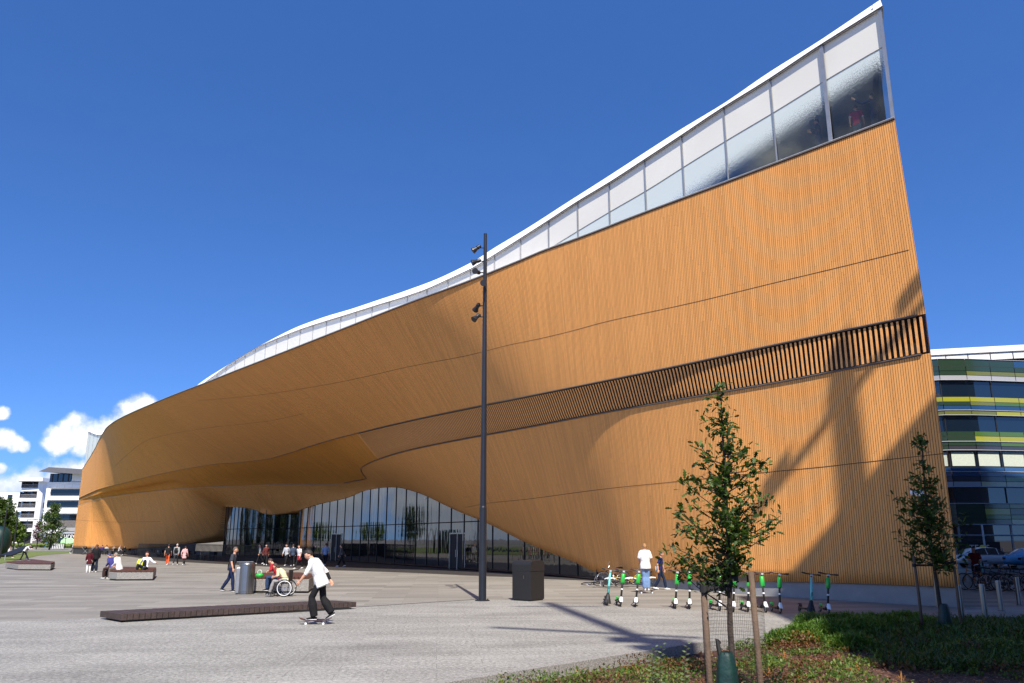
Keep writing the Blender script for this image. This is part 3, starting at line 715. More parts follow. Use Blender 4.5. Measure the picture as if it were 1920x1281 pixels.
# upper storey glazing, bay by bay
posts = [.55, 3.0, 5.4, 7.8, 10.2, 12.5, 14.9, 17.2, 19.5, 21.9, 24.3, 26.7]
while posts[-1] < s_end - 1.0: posts.append(min(posts[-1] + 2.4, s_end - .15))
def bayquad(name, matn, s0, s1, zb, zt, q, uv0=17.15, n=4):
    mb = MB(); rows = []; uvs = []
    for i in range(n + 1):
        s = s0 + (s1 - s0) * i / n; a, c = zb(s), zt(s)
        if c < a + .01: c = a + .01
        rows.append([local(W(s, q, a)), local(W(s, q, c))]); uvs += [(s, a - uv0), (s, c - uv0)]
    mb.grid(rows, flip=True); mb.uv = uvs; mb.build(name, matn, lib, fix=False)
fz = lambda s: fbz(s) - .03
for i in range(len(posts) - 1):
    a, c = posts[i] + .012, posts[i + 1] - .012
    if a > 78 and c < 108: continue
    if a < 19.5:
        if c > 19.7: c = 19.5 - .02
        bayquad('window', 'frit_glass', a, c, lambda s: Tz(s) + .03, lambda s: max(trz(s) - .012, Tz(s) + .035), -.10)
        bayquad('white_panel', 'white_panel', a, c, lambda s: max(trz(s) + .012, Tz(s) + .04), fz, -.10)
    elif a > 108:
        mid = lambda s: (Tz(s) + fz(s)) / 2
        bayquad('window', 'frit_glass', a, c, lambda s: min(Tz(s), fz(s) - .03) - .2, fz, -.10, uv0=0)
    else:
        bayquad('white_panel', 'white_panel', a, c, lambda s: Tz(s) - .6, fz, -.10)
for i, s in enumerate(posts):
    if 78 < s < 108: continue
    mb = MB()
    w_ = .075 if i == 1 else (.06 if i == 0 else .02)
    if i >= 9: w_ = .008
    mb.beam(local(W(s, -.06 if i > 1 else -.02, (Tz(s) - .5 if s > 21 else Tz(s)))), local(W(s, -.06 if i > 1 else -.02, fbz(s))), w_ * 2, .05, up=NV); mb.build('glazing_post', 'galvanised' if i < 9 else 'edge_metal', lib)
mb = MB(); pts = [local(W(s, -.09, trz(s))) for s in [.65 + i * .5 for i in range(38)] if trz(s) > Tz(s)]; mb.tube(pts, .018, 4, True, ref=(0, 0, 1)); mb.build('glazing_transom', 'galvanised', lib)
# room behind the clear glass
mb = MB(); mb.grid([[local(W(.9, -.3, 17.06)), local(W(22, -.3, 17.06))], [local(W(6, -9, 17.06)), local(W(22, -9, 17.06))]]); mb.build('upper_floor', 'floor_inside', lib)
mb = MB(); rows = []
for s in [.9 + i * 1.2 for i in range(19)]:
    rows.append([local(W(s, -.15, trz(s) + .3)), local(W(sk(s, 9.6), -9, trz(s) + .9))])
mb.grid(rows); mb.build('upper_ceiling', 'ceiling_inside', lib)
mb = MB(); mb.grid([[local(W(5.5, -9, 16)), local(W(22, -9, 16))], [local(W(5.5, -9, 24)), local(W(22, -9, 24))]]); mb.build('upper_back_wall', 'dark_room', lib)
mb = MB(); mb.grid([[local(W(.85, -.15, 16.9)), local(W(5.5, -9, 16.9))], [local(W(.85, -.15, 22.2)), local(W(5.5, -9, 22.2))]]); mb.build('end_window', 'window_glass', lib)
# terrace floor behind the timber edge
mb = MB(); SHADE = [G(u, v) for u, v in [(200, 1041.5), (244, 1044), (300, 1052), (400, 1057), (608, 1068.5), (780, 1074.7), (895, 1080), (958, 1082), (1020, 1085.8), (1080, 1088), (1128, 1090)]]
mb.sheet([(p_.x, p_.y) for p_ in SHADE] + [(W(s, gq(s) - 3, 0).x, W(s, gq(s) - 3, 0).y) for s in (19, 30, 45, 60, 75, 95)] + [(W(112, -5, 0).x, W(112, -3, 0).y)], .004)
tag(mb.build('entrance_shade_paving', 'dark_stone_and_shade', fix=False), kind='structure')  # dark sheet cut to the canopy's shade edge; deep shade put into its colour
mb = MB(); mb.grid([[local(Wc(s, Tq(s) - .02, Tz(s) - .05)), local(W(sk(s, 8.2), -8, Tz(s) - .05))] for s in SS]); mb.build('terrace_floor', 'ceiling_inside', lib)

# entrance glazing
mull = []; s = 5.2
bays = []
while s < 96.8:
    st = 2.1 if s < 76 else 1.05
    bays.append((s, min(s + st, 97.0))); s += st
def ltop(s): return Lz(s) + .25 if s > 14 else Lz(s) - .0
for a, c in bays:
    if Lz((a + c) / 2) < .55 and a < 12: continue
    mb = MB(); rows = []; n = 3; zt_ = 3.35
    for i in range(n + 1):
        s = a + .02 + (c - a - .04) * i / n; tp_ = ltop(s) + (2.0 if s > 26 else .0)
        rows.append([local(W(s, gq(s), .02)), local(W(s, gq(s), max(tp_, .1)))])
    mb.grid(rows, flip=True); p_ = mb.build('glass_pane', 'entrance_glass', lib, smooth=True, fix=False)
    mbf = MB(); mbf.beam(local(W(a, gq(a) + .02, 0)), local(W(a, gq(a) + .02, ltop(a) + .5)), .05, .06, up=NV); mbf.build('mullion', 'black_metal', lib)
mb = MB(); pts = [local(W(s, gq(s) + .03, 3.3)) for s in [31.5 + i * .5 for i in range(129)]]; mb.tube(pts, .035, 4, True, ref=(0, 0, 1)); mb.build('transom', 'black_metal', lib)
mb = MB(); pts = [local(W(s, gq(s) + .05, .08)) for s in [13 + i * .5 for i in range(166)]]; mb.tube(pts, .07, 4, True, ref=(0, 0, 1)); mb.build('sill', 'black_metal', lib)
# revolving door frames
def doorway(sc, wd, h):
    d_ = empty('door', (0, 0, 0)); d_.parent = lib
    k = MB(); q = gq(sc) + .12
    for ds in (-wd / 2, 0, wd / 2): k.beam(local(W(sc + ds, q, 0)), local(W(sc + ds, q, h)), .07, .08, up=NV)
    k.beam(local(W(sc - wd / 2, q, h)), local(W(sc + wd / 2, q, h)), .1, .09)
    k.build('door_frame', 'galvanised', d_)
    k = MB(); k.grid([[local(W(sc - wd / 2, q - .03, .05)), local(W(sc + wd / 2, q - .03, .05))], [local(W(sc - wd / 2, q - .03, h)), local(W(sc + wd / 2, q - .03, h))]]); k.build('door_leaf', 'dark_room', d_)
    for sg in (-.12, .12):
        k = MB(); k.tube([local(W(sc + sg, q + .08, .85)), local(W(sc + sg, q + .08, 1.35))], .018, 6); k.build('handle', 'steel', d_)
doorway(63.5, 2.1, 2.6); doorway(37.5, 1.9, 2.5)
# little round ceiling lamps under the canopy
for (u, v) in [(806, 934.5)]:
    p = Vector(W(*onglass(u, v, 30, 60))) + NV * .4
    k = MB(); k.ball(local(p), .09); k.build('ceiling_spot', 'white_plastic', lib, smooth=True)
# security camera on the south corner
cc = W(1.1, .0, D(1776, 922, 27).z)
cm = empty('security_camera', cc, label='white security camera bracket mounted near the right corner of timber facade', cat='camera')
cm.rotation_euler = (0, 0, math.atan2(NV.y, NV.x) - rad(90))
k = MB(); k.tube([(0, 0, 0), (0, .35, 0)], .025, 6); k.box((0, .02, 0), (.14, .04, .14)); k.build('bracket', 'white_plastic', cm)
k = MB(); k.tube([(.0, .35, -.06), (-.36, .42, -.16)], [.075, .06], 10); k.ball((.12, .35, -.02), .1); k.build('housing', 'white_plastic', cm, smooth=True)
k = MB(); k.tube([(-.355, .42, -.158), (-.38, .424, -.165)], .05, 10); k.build('lens', 'black_paint', cm)
# ------------------------------------------------------------------ neighbours outside the frame that cast the shadows
nb = empty('shade_block', (11.8, 10.6, 0), label='tall grey office block beyond the right edge casting shade over the bed', cat='building')
mb = MB(); mb.prism([(0, 0), (-2.3, -18.6), (28, -18.6), (33, 0)], -.3, 27.3); mb.build('wall', 'render_grey', nb); mb = MB(); mb.prism([(10.8, -.6), (10.2, -18.0), (27.5, -18.0), (32, -.6)], 27.3, 60); mb.build('shade_tower_wall', 'render_grey', nb)  # upper tower is unseen, added to shade the paving behind the bollards
for fl in range(6):
    for i in range(4):
        mb = MB(); a = Vector((-.02 - .12 * 4.2 * i, -1.2 - 4.2 * i, 0)); a.x = -2.3 * (-a.y) / 18.6 - .03; c = Vector((a.x - 2.3 * 3 / 18.6, a.y - 3, 0))
        mb.beam((a.x, a.y, 3 + fl * 4), (c.x, c.y, 3 + fl * 4), .06, 2.0); mb.build('window', 'window_glass', nb)
nb = empty('shade_block', (24, 32, 0), label='unseen tall grey block added beyond the right edge to shade the parked cars', cat='building')
mb = MB(); mb.prism([(0, 0), (46, 0), (46, 20), (13.5, 20)], -.3, 38); mb.build('wall', 'render_grey', nb)  # unseen block added to put the road and parked cars in shade
for fl in range(9): mb = MB(); mb.beam((1.0, 1.6, 2.6 + fl * 4), (12.7, 18.9, 2.6 + fl * 4), .2, 1.8); mb.build('window', 'window_glass', nb)
def fmast(loc, z0, h, r, arms, lab, fl=True):
    m_ = empty('antenna_mast', loc, label=lab, cat='mast')
    mb = MB(); mb.tube([(0, 0, z0), (0, 0, h)], [r, r * .8], 10); mb.build('pole', 'galvanised', m_)
    for (z, xa, xb, ya, yb, rr) in arms:
        mb = MB(); mb.tube([(xa, ya, z), (xb, yb, z)], rr, 6); mb.build('cross_arm', 'galvanised', m_)
        for k in range(3 if fl else 0):
            mb = MB(); x = xa + (xb - xa) * (k + .5) / 3; mb.box((x, ya + .1, z + .25), (.7, .2, .5)); mb.build('floodlight', 'black_metal', m_)
    return m_
fmast((15.0, 10.35, 0), 27.2, 33, .34, [(31, -2.3, 2.2, .2, -.2, .16)], 'antenna mast on the roof of the office block beyond the right edge')
fmast((6.45, -5.0, 0), -.3, 43, .28, [(32.2, -3.0, 1.6, .6, -1.6, .16), (41, -1.4, 1.4, 0, 0, .12), (29.6, -.7, .8, .2, -.2, .42), (28.2, -.6, .9, -.2, .2, .42)], 'tall floodlight mast standing in the planting bed behind the viewer', fl=False)

# ------------------------------------------------------------------ lamp mast with six spotlights
pb = G(904.5, 1127)
lm = empty('lamp_mast', pb, label='tall black lamp mast with six spotlights in the middle of plaza', cat='street lamp')
mb = MB(); mb.tube([(0, 0, 0), (0, 0, 3.2), (0, 0, 3.25), (0, 0, 13.65)], [.135, .13, .115, .065], 14); mb.build('pole', 'dark_navy_metal', lm, smooth=False)
mb = MB(); mb.lathe([(.26, 0), (.26, .03), (.16, .04)], seg=16)
for k in range(4): a_ = k * math.pi / 2 + .6; mb.lathe([(.022, 0), (.022, .07)], (math.cos(a_) * .22, math.sin(a_) * .22, 0), 6)
mb.build('base_plate', 'black_metal', lm)
def spot(z, ang, tilt, roll=0.0, side=1):
    """bell shaped spotlight on a short yoke; ang = heading round the pole, tilt = down angle"""
    h = empty('spotlight', (0, 0, z)); h.parent = lm; h.rotation_euler = (0, 0, ang)
    mb = MB(); mb.tube([(0, .05, 0), (0, .2, 0), (0, .24, .02)], .022, 6); mb.tube([(-.07, .24, .0), (.07, .24, .0)], .02, 6); mb.build('bracket', 'black_metal', h)
    R_ = Matrix.Rotation(tilt, 3, 'X') @ Matrix.Rotation(roll, 3, 'Z')
    body = [(.055, -.14), (.075, -.12), (.08, 0), (.07, .04), (.12, .20), (.125, .23), (.11, .23)]
    ax = (Matrix.Rotation(roll, 3, 'Z') @ Matrix.Rotation(rad(-90) - tilt, 3, 'X'))
    mb = MB(); mb.lathe(body, (0, .30, .0), 14, ax); mb.build('lamp_head', 'black_metal', h)
    mb = MB(); mb.lathe([(.1, .205), (.1, .21), (.05, .215)], (0, .30, .0), 14, ax); mb.build('lens', 'lens', h)
for v, ang, tilt, roll in [(465, 95, 38, 0), (490, 93, 24, 10), (512, 110, 5, 45), (537, 175, 8, 0), (573, 70, 30, -40), (595, 115, 42, 10)]:
    spot(D(908, v, pb.y).z, rad(ang), rad(tilt), rad(roll))

# ------------------------------------------------------------------ black waste cabinet
c1, c2, c3 = G(958, 1126.5), G(997, 1127.5), G(1020, 1124.5)
ab = (c2 - c1); bw = 1.0; fr = ab.normalized(); inn = Vector((-fr.y, fr.x, 0))
bd = empty('waste_cabinet', (c1 + c2) / 2, math.atan2(fr.y, fr.x) + rad(-18), label='large black metal waste cabinet with rounded top beside the lamp mast', cat='waste bin')
H1, H2 = 1.0, 1.36
mb = MB(); mb.box((0, .42, H1 / 2 + .02), (.80, .84, H1 - .04)); mb.build('body', 'black_paint', bd, bevel=.015)
prof = [(0, H1), (0, H2 - .14), (.03, H2 - .06), (.12, H2), (.72, H2), (.81, H2 - .06), (.84, H2 - .14), (.84, H1)]
mb = MB(); n = len(prof)
mb.grid([[(-.41, y, z) for y, z in prof], [(.41, y, z) for y, z in prof]], True)
mb.face(list(range(n))[::-1]); mb.face(list(range(n, 2 * n))); mb.build('hood', 'black_paint', bd)
mb = MB(); mb.box((.12, -.012, H1 - .2), (.02, .02, .12)); mb.build('handle', 'steel', bd)
mb = MB(); mb.box((0, .42, .02), (.72, .76, .05)); mb.build('base', 'black_metal', bd)

# ------------------------------------------------------------------ steel ash and litter bin
p = G(460, 1114)
sb = empty('litter_bin', p, rad(20), label='brushed stainless steel cylinder bin beside the walking man', cat='litter bin')
rb = 14.6 / 1567 * p.y
mb = MB(); mb.lathe([(rb * .92, 0), (rb * .92, .05), (rb, .06), (rb, 1.14), (rb * .96, 1.17), (rb * .96, 1.2), (rb * .8, 1.2)], seg=28); mb.build('body', 'steel', sb, smooth=False)
mb = MB(); mb.lathe([(rb * 1.01, .1), (rb * 1.01, .115)], seg=28); mb.lathe([(rb * 1.01, 1.08), (rb * 1.01, 1.095)], seg=28); mb.build('seam_band', 'trim_metal', sb)
mb = MB(); mb.box((-rb * .95, .03, .52), (.2, .34, .96)); mb.box((-rb * 1.0, .03, 1.0), (.2, .34, .06), Matrix.Rotation(rad(-20), 3, 'Y')); mb.build('side_box', 'galvanised', sb, bevel=.02)
mb = MB(); mb.box((-.1, 0, 1.225), (.62, .3, .02)); mb.build('lid', 'galvanised', sb)

# ------------------------------------------------------------------ stone benches with timber tops
def bench(pts, h, label, ov=.06, top=.09, inset=.12):
    """pts: plan polygon (world), counter-clockwise"""
    c = sum((Vector((p.x, p.y, 0)) for p in pts), Vector()) / len(pts)
    b = empty('stone_bench', c, label=label, cat='bench'); L_ = [(p.x - c.x, p.y - c.y) for p in pts]
    sc = lambda k: [(x * (1 - k / max(.2, math.hypot(x, y))), y * (1 - k / max(.2, math.hypot(x, y)))) for x, y in L_]
    mb = MB(); mb.prism(sc(.18), 0, .07); mb.build('base', 'black_metal', b)
    mb = MB(); mb.prism(L_, .07, h - top); mb.build('block', 'kerb_stone', b, bevel=.015)
    t_ = empty('seat', (0, 0, 0)); t_.parent = b
    # slats laid across the longest direction
    xs = [x for x, y in L_]; ys = [y for x, y in L_]
    far = max(((Vector(L_[i]) - Vector(L_[j])).length, i, j) for i in range(len(L_)) for j in range(i)); ax = (Vector(L_[far[1]]) - Vector(L_[far[2]])).normalized()
    ax = Vector((1, 0)) if abs(ax.x) > .5 and False else ax
    pr = Vector((-ax.y, ax.x)); n_ = int(far[0] / .12)
    mb = MB()
    poly = [Vector(q) for q in L_]
    lo = min(q.dot(ax) for q in poly); hi = max(q.dot(ax) for q in poly); s_ = lo + .04
    while s_ < hi - .04:
        # clip line at ax=s_
        hits = []
        for i in range(len(poly)):
            a, c_ = poly[i], poly[(i + 1) % len(poly)]; da, dc = a.dot(ax) - s_ - .045, c_.dot(ax) - s_ - .045
            if da * dc < 0: hits.append((a + (c_ - a) * (da / (da - dc))).dot(pr))
        if len(hits) >= 2 and max(hits) - min(hits) > .15:
            a = ax * (s_ + .045) + pr * (min(hits) + .03); c_ = ax * (s_ + .045) + pr * (max(hits) - .03)
            mb.beam((a.x, a.y, h - top / 2 + .01), (c_.x, c_.y, h - top / 2 + .01), .095, top)
        s_ += .115
    mb.build('seat_slats', 'bench_wood', t_)
    return b
k1 = [G(u, v) for u, v in [(203, 1088), (218, 1089), (286, 1088.5), (292, 1081), (222, 1079)]]
bench(k1, .50, 'stone bench with wooden top where the white-jacketed pair sit')
k2 = [G(u, v) for u, v in [(9, 1066), (33, 1069.5), (94, 1070), (102, 1066), (60, 1060)]]
bench(k2, .48, 'stone bench with wooden top at the left edge under the stepping youth')
k3 = [G(u, v) for u, v in [(470, 1112), (578, 1112.5), (588, 1104), (560, 1100), (478, 1101)]]
bench(k3, .62, 'long stone bench with wooden top behind the wheelchair')

# ------------------------------------------------------------------ low timber platform in the foreground
pa, pb_, pc, pd = G(186, 1161), G(226, 1168), G(668, 1142), G(622, 1138.5)
ctr = (pa + pb_ + pc + pd) / 4
pf = empty('timber_platform', ctr, label='low dark timber plank platform lying on the paving in the foreground', cat='platform')
zt = .21
for (f0, f1, lab) in ((0, 1, ''),):
    mb = MB(); n_ = 46
    for i in range(n_):
        a0, a1 = i / n_ + .0012, (i + 1) / n_ - .0012
        q = [(pb_ + (pc - pb_) * a0), (pb_ + (pc - pb_) * a1), (pa + (pd - pa) * a1), (pa + (pd - pa) * a0)]
        mb.prism([(x.x - ctr.x, x.y - ctr.y) for x in q], zt - .15 + random.uniform(-.004, .004), zt + random.uniform(-.003, .003))
    mb.build('planks', 'deck_wood', pf)
mb = MB(); mb.prism([((x.x - ctr.x) * .96, (x.y - ctr.y) * .92) for x in (pb_, pc, pd, pa)], .0, .05); mb.build('base', 'black_metal', pf)

# ------------------------------------------------------------------ electric scooters
def make_scooter(brand):
    col = 'scooter_green' if brand == 'green' else 'scooter_teal'
    r = empty('electric_scooter', (0, 0, 0))
    k = MB(); k.box((0, -.05, .13), (.17, .56, .05)); k.tube([(0, .22, .13), (0, .38, .22), (0, .43, .30)], [.05, .04, .035], 8); k.build('deck', 'black_paint', r, bevel=.012)
    st = empty('stem', (0, 0, 0)); st.parent = r
    k = MB(); k.tube([(0, .49, .18), (0, .40, .62), (0, .32, 1.10)], [.032, .03, .026], 10); k.build('tube', 'black_paint' , st, smooth=True)
    if brand == 'green':
        k = MB(); k.tube([(0, .405, .72), (0, .375, .74), (0, .335, 1.0), (0, .345, 1.03)], [(.045, .035), (.068, .06), (.065, .055), (.04, .03)], 12); k.build('battery_canister', col, r, smooth=True)
        k = MB(); k.tube([(0, .43, .52), (0, .423, .56)], .036, 10); k.build('badge', 'white_plastic', r)
        k = MB(); k.tube([(0, .52, .30), (0, .55, .22), (0, .64, .16)], [(.045, .03), (.06, .04), (.05, .015)], 10); k.build('front_mudguard', 'white_plastic', r)
        k = MB(); k.tube([(0, -.36, .17), (0, -.44, .235), (0, -.54, .22)], [(.045, .02), (.055, .02), (.05, .015)], 8); k.build('rear_mudguard', col, r)
    else:
        k = MB(); k.tube([(0, .465, .40), (0, .41, .66), (0, .335, 1.04)], [.04, .038, .032], 10); k.build('stem_sleeve', col, r, smooth=True)
        k = MB(); k.tube([(0, .50, .08), (0, .46, .26), (0, .44, .38)], [(.13, .07), (.08, .055), (.045, .04)], 10); k.build('fork_cover', 'black_paint', r)
        k = MB(); k.tube([(0, -.36, .17), (0, -.44, .235), (0, -.54, .22)], [(.045, .02), (.055, .02), (.05, .015)], 8); k.build('rear_mudguard', 'black_paint', r)
    hb = MB(); hb.tube([(-.27, .30, 1.13), (-.1, .32, 1.115), (.1, .32, 1.115), (.27, .30, 1.13)], .017, 8); hb.tube([(-.17, .32, 1.12), (-.2, .42, 1.10)], .008, 5); hb.tube([(.17, .32, 1.12), (.2, .42, 1.10)], .008, 5); hb.build('handlebar', 'black_paint', r)
    for sg in (-1, 1):
        k = MB(); k.tube([(sg * .17, .311, 1.124), (sg * .28, .299, 1.132)], .022, 8); k.build('grip', 'grip_red' if brand == 'green' else 'rubber', r)
    k = MB(); k.box((0, .345, 1.09), (.07, .06, .05)); k.build('headlight', 'lens', r)
    for y, nm in ((.55, 'front_wheel'), (-.44, 'rear_wheel')):
        wl = empty(nm, (0, y, .105)); wl.parent = r
        k = MB(); k.torus((0, 0, 0), .082, .023, (1, 0, 0), 20, 8); k.build('tyre', 'rubber', wl, smooth=True)
        k = MB(); k.lathe([(.03, -.022), (.066, -.014), (.066, .014), (.03, .022)], axis=Matrix.Rotation(rad(90), 3, 'Y'), seg=14); k.build('rim', 'galvanised' if brand == 'green' else 'black_paint', wl)
    k = MB(); k.tube([(.06, -.02, .11), (.15, -.08, .0)], .01, 6); k.build('kickstand', 'trim_metal', r)
    return r
sg_, stl = make_scooter('green'), make_scooter('teal')
def text_obj(body, size, matn, parent, loc, rot, name='lettering', ext=.004, align='CENTER'):
    cu = bpy.data.curves.new(name, 'FONT'); cu.body = body; cu.size = size; cu.extrude = ext; cu.align_x = align; cu.align_y = 'CENTER'; cu.resolution_u = 2
    tmp = bpy.data.objects.new('tmp', cu); COL.objects.link(tmp); dg = bpy.context.evaluated_depsgraph_get()
    me = bpy.data.meshes.new_from_object(tmp.evaluated_get(dg)); bpy.data.objects.remove(tmp)
    me.materials.clear(); me.materials.append(mat(matn)); o = bpy.data.objects.new(name, me); COL.objects.link(o)
    o.location = loc; o.rotation_euler = rot
    if parent is not None: o.parent = parent
    return o
text_obj('TIER', .085, 'black_paint', stl, (-.001, .476, .54), (rad(90 + 11), rad(-90), rad(180)), ext=.002)
labs = {0: 'teal stemmed electric scooter, leftmost of the row', 1: 'green canister scooter right next to the teal one at the left end', 2: 'green canister scooter just left of the tall man in white shirt',
        3: 'green canister scooter right of the woman, left of the near tree crown', 4: 'green canister scooter under the left side of the near tree crown',
        5: 'green canister scooter between left stake and trunk of the near tree', 6: 'green canister scooter just right of the trunk of the near tree',
        7: 'green canister scooter just left of the right stake of near tree', 8: 'green canister scooter right of the near tree, first before the plinth',
        9: 'green canister scooter second right of the near tree stakes', 10: 'teal stemmed electric scooter before the grey plinth on the right', 11: 'green canister scooter at the right end of the row by the junipers'}
SC = [(1138, 1136, 't'), (1163, 1138, 'g'), (1191, 1139, 'g'), (1266, 1142, 'g'), (1293, 1142.5, 'g'), (1349, 1146, 'g'), (1375, 1148, 'g'), (1402, 1148, 'g'), (1436, 1149, 'g'), (1463, 1151, 'g'), (1522, 1153, 't'), (1553, 1153, 'g')]
first = {'g': sg_, 't': stl}; used = {'g': False, 't': False}
for i, (u, v, k_) in enumerate(SC):
    p = G(u, v); rz = rad(180 + 8 + random.uniform(-12, 12)) - math.atan2(p.x, p.y) * .6
    if k_ == 't' and i > 5: rz += rad(14)
    fwd = Vector((-math.sin(rz), math.cos(rz), 0)); loc = p - fwd * .55
    if not used[k_]: o = first[k_]; used[k_] = True; o.location = loc; o.rotation_euler = (0, 0, rz); o['label'] = labs[i]
    else: o = copy_tree(first[k_], loc, rz, labs[i])
    o.rotation_euler = (0, rad(-6 + random.uniform(-3.5, 3.5)), rz); tag(o, None, 'electric scooter', 'electric scooters parked in a row')

# ------------------------------------------------------------------ bicycles
def make_bike(colour, mud='black_paint'):
    r = empty('bicycle', (0, 0, 0)); X = (1, 0, 0)
    for y, nm in ((.52, 'front_wheel'), (-.52, 'rear_wheel')):
        wl = empty(nm, (0, y, .34)); wl.parent = r
        k = MB(); k.torus((0, 0, 0), .325, .019, X, 28, 6); k.build('tyre', 'rubber', wl, smooth=True)
        k = MB(); k.torus((0, 0, 0), .302, .009, X, 28, 5)
        k.build('rim', 'spokes', wl, smooth=True)
        k = MB()
        for a in range(14): an = a * math.pi / 7 + .2; k.tube([(.02 * (-1) ** a, 0, 0), (0, math.cos(an) * .3, math.sin(an) * .3)], .0022, 3, False)
        k.tube([(-.05, 0, 0), (.05, 0, 0)], .02, 8); k.build('spokes', 'spokes', wl)
    bb, sd_, hd, hb, ra, fa = (0, -.08, .30), (0, -.22, .80), (0, .36, .84), (0, .40, .66), (0, -.52, .34), (0, .52, .34)
    k = MB(); k.tube([bb, (0, -.20, .74)], .017, 7); k.tube([bb, hb], .02, 7); k.tube([(0, -.19, .66), (0, .37, .80)], .016, 7); k.tube([hb, (0, .35, .88)], .02, 7)
    for sx in (-.045, .045):
        k.tube([(sx * .3, bb[1], bb[2]), (sx, ra[1], ra[2])], .009, 5); k.tube([(sx * .3, -.20, .70), (sx, ra[1], ra[2])], .008, 5)
    k.build('frame', colour, r, smooth=True)
    k = MB()
    for sx in (-.045, .045): k.tube([(sx * .5, hb[1], hb[2]), (sx, .46, .5), (sx, fa[1], fa[2])], .011, 5)
    k.build('fork', colour, r)
    k = MB(); k.tube([(0, .35, .86), (0, .33, 1.0)], .014, 6); k.tube([(-.29, .18, 1.03), (-.2, .3, 1.02), (0, .36, 1.0), (.2, .3, 1.02), (.29, .18, 1.03)], .013, 7); k.build('handlebar', 'chrome', r)
    k = MB(); k.tube([(0, -.21, .74), (0, -.24, .88)], .013, 6); k.tube([(0, -.40, .90), (0, -.32, .915), (0, -.16, .905), (0, -.06, .895)], [(.075, .02), (.085, .03), (.04, .025), (.02, .015)], 8); k.build('saddle', 'rubber', r, smooth=True)
    k = MB(); k.lathe([(.085, -.004), (.085, .004)], (.05, -.08, .30), 16, Matrix.Rotation(rad(90), 3, 'Y')); k.tube([(.06, -.08, .3), (.08, -.02, .15)], .01, 5); k.tube([(-.06, -.08, .3), (-.08, -.14, .45)], .01, 5); k.box((.12, -.02, .15), (.09, .08, .02)); k.box((-.12, -.14, .45), (.09, .08, .02)); k.build('crankset', 'black_metal', r)
    for y, a0, a1 in ((.52, 40, 130), (-.52, 50, 190)):
        k = MB(); rows = []
        for i in range(9):
            an = rad(a0 + (a1 - a0) * i / 8); rows.append([(x, y + math.cos(an) * .355, .34 + math.sin(an) * .355) for x in (-.025, .025)])
        k.grid(rows); o_ = k.build('mudguard', mud, r); md = o_.modifiers.new('s', 'SOLIDIFY'); md.thickness = .003
    return r
def tip(o, loc, rz, lean, rx=0.0):
    """lay a bicycle on its side"""
    o.location = loc; o.rotation_mode = 'XYZ'; o.rotation_euler = (rx, lean, rz)
by = make_bike('bike_yellow', 'white_plastic'); bk = make_bike('black_paint'); bo = make_bike('bike_orange'); bp_ = make_bike('bike_purple'); bb_ = make_bike('bike_blue'); bg_ = make_bike('bike_grey')
tip(by, G(1168, 1099) + Vector((0, 0, .10)), rad(78), rad(-66)); tag(by, 'yellow bicycle lying on top of the fallen pile by the plinth', 'bicycle', 'fallen bicycles')
o = copy_tree(by, label='yellow bicycle at the right end of the fallen pile'); tip(o, G(1194, 1100) + Vector((0, 0, .1)), rad(104), rad(-62)); tag(o, None, 'bicycle', 'fallen bicycles')
tip(bk, G(1122, 1099.5) + Vector((0, 0, .06)), rad(95), rad(-78)); tag(bk, 'black bicycle lying flat at the left end of the fallen pile', 'bicycle', 'fallen bicycles')
o = copy_tree(bk, label='black bicycle half raised in the middle of the fallen pile'); tip(o, G(1146, 1096) + Vector((0, 0, .03)), rad(60), rad(36)); tag(o, None, 'bicycle', 'fallen bicycles')
tip(bg_, G(1142, 1101) + Vector((0, 0, .08)), rad(105), rad(-70)); tag(bg_, 'grey bicycle lying in front of the fallen pile', 'bicycle', 'fallen bicycles')
o = copy_tree(bg_, label='grey bicycle standing behind the walking woman in navy'); tip(o, G(1246, 1100), rad(100), rad(-6)); tag(o, None, 'bicycle')
# rack of bikes on the right behind the bollards
rack = [('o', 1835, 1106, 80, 'orange bicycle parked nearest the timber corner'), ('p', 1850, 1107, 60, 'purple bicycle second from the timber corner'), ('b', 1868, 1106, 70, 'blue bicycle behind the middle bollards'),
        ('k', 1880, 1109, 55, 'black bicycle between two bollards in the right hand row'), ('p', 1895, 1107, 75, 'purple bicycle close to the right edge of the picture'), ('g', 1905, 1110, 60, 'grey bicycle close to the right edge of the picture'), ('k', 1918, 1108, 70, 'black bicycle cut by the right edge of the picture')]
src = {'o': bo, 'p': bp_, 'b': bb_, 'k': bk, 'g': bg_}; seen = set('kg')
for k_, u, v, dg_, lab in rack:
    p = G(u, v)
    if k_ in seen: o = copy_tree(src[k_], label=lab)
    else: o = src[k_]; o['label'] = lab; seen.add(k_)
    o.location = p; o.rotation_euler = (0, rad(random.uniform(-8, 8)), rad(dg_)); tag(o, None, 'bicycle', 'bicycles parked behind the bollards')

# ------------------------------------------------------------------ steel bollards
bol = empty('bollard', (0, 0, 0)); k = MB(); k.lathe([(.075, 0), (.075, .86), (.07, .875), (.02, .88)], seg=18); k.build('post', 'steel', bol, smooth=False)
k = MB(); k.lathe([(.11, 0), (.11, .012), (.08, .015)], seg=18); k.build('collar', 'trim_metal', bol)
for i, (u, v, lab) in enumerate([(1804, 1160, 'steel bollard hard against the right stake of the far tree'), (1848, 1157, 'steel bollard in front of the orange bicycle, second of the right hand row'),
                                 (1878, 1145.5, 'steel bollard, third of the right hand row'), (1912, 1134.5, 'steel bollard nearest the right edge of the picture'), (1761, 1140, 'steel bollard behind the trunk of the far tree')]):
    o = bol if i == 0 else copy_tree(bol); o.location = G(u, v); o['label'] = lab; tag(o, None, 'bollard', 'steel bollards by the corner')
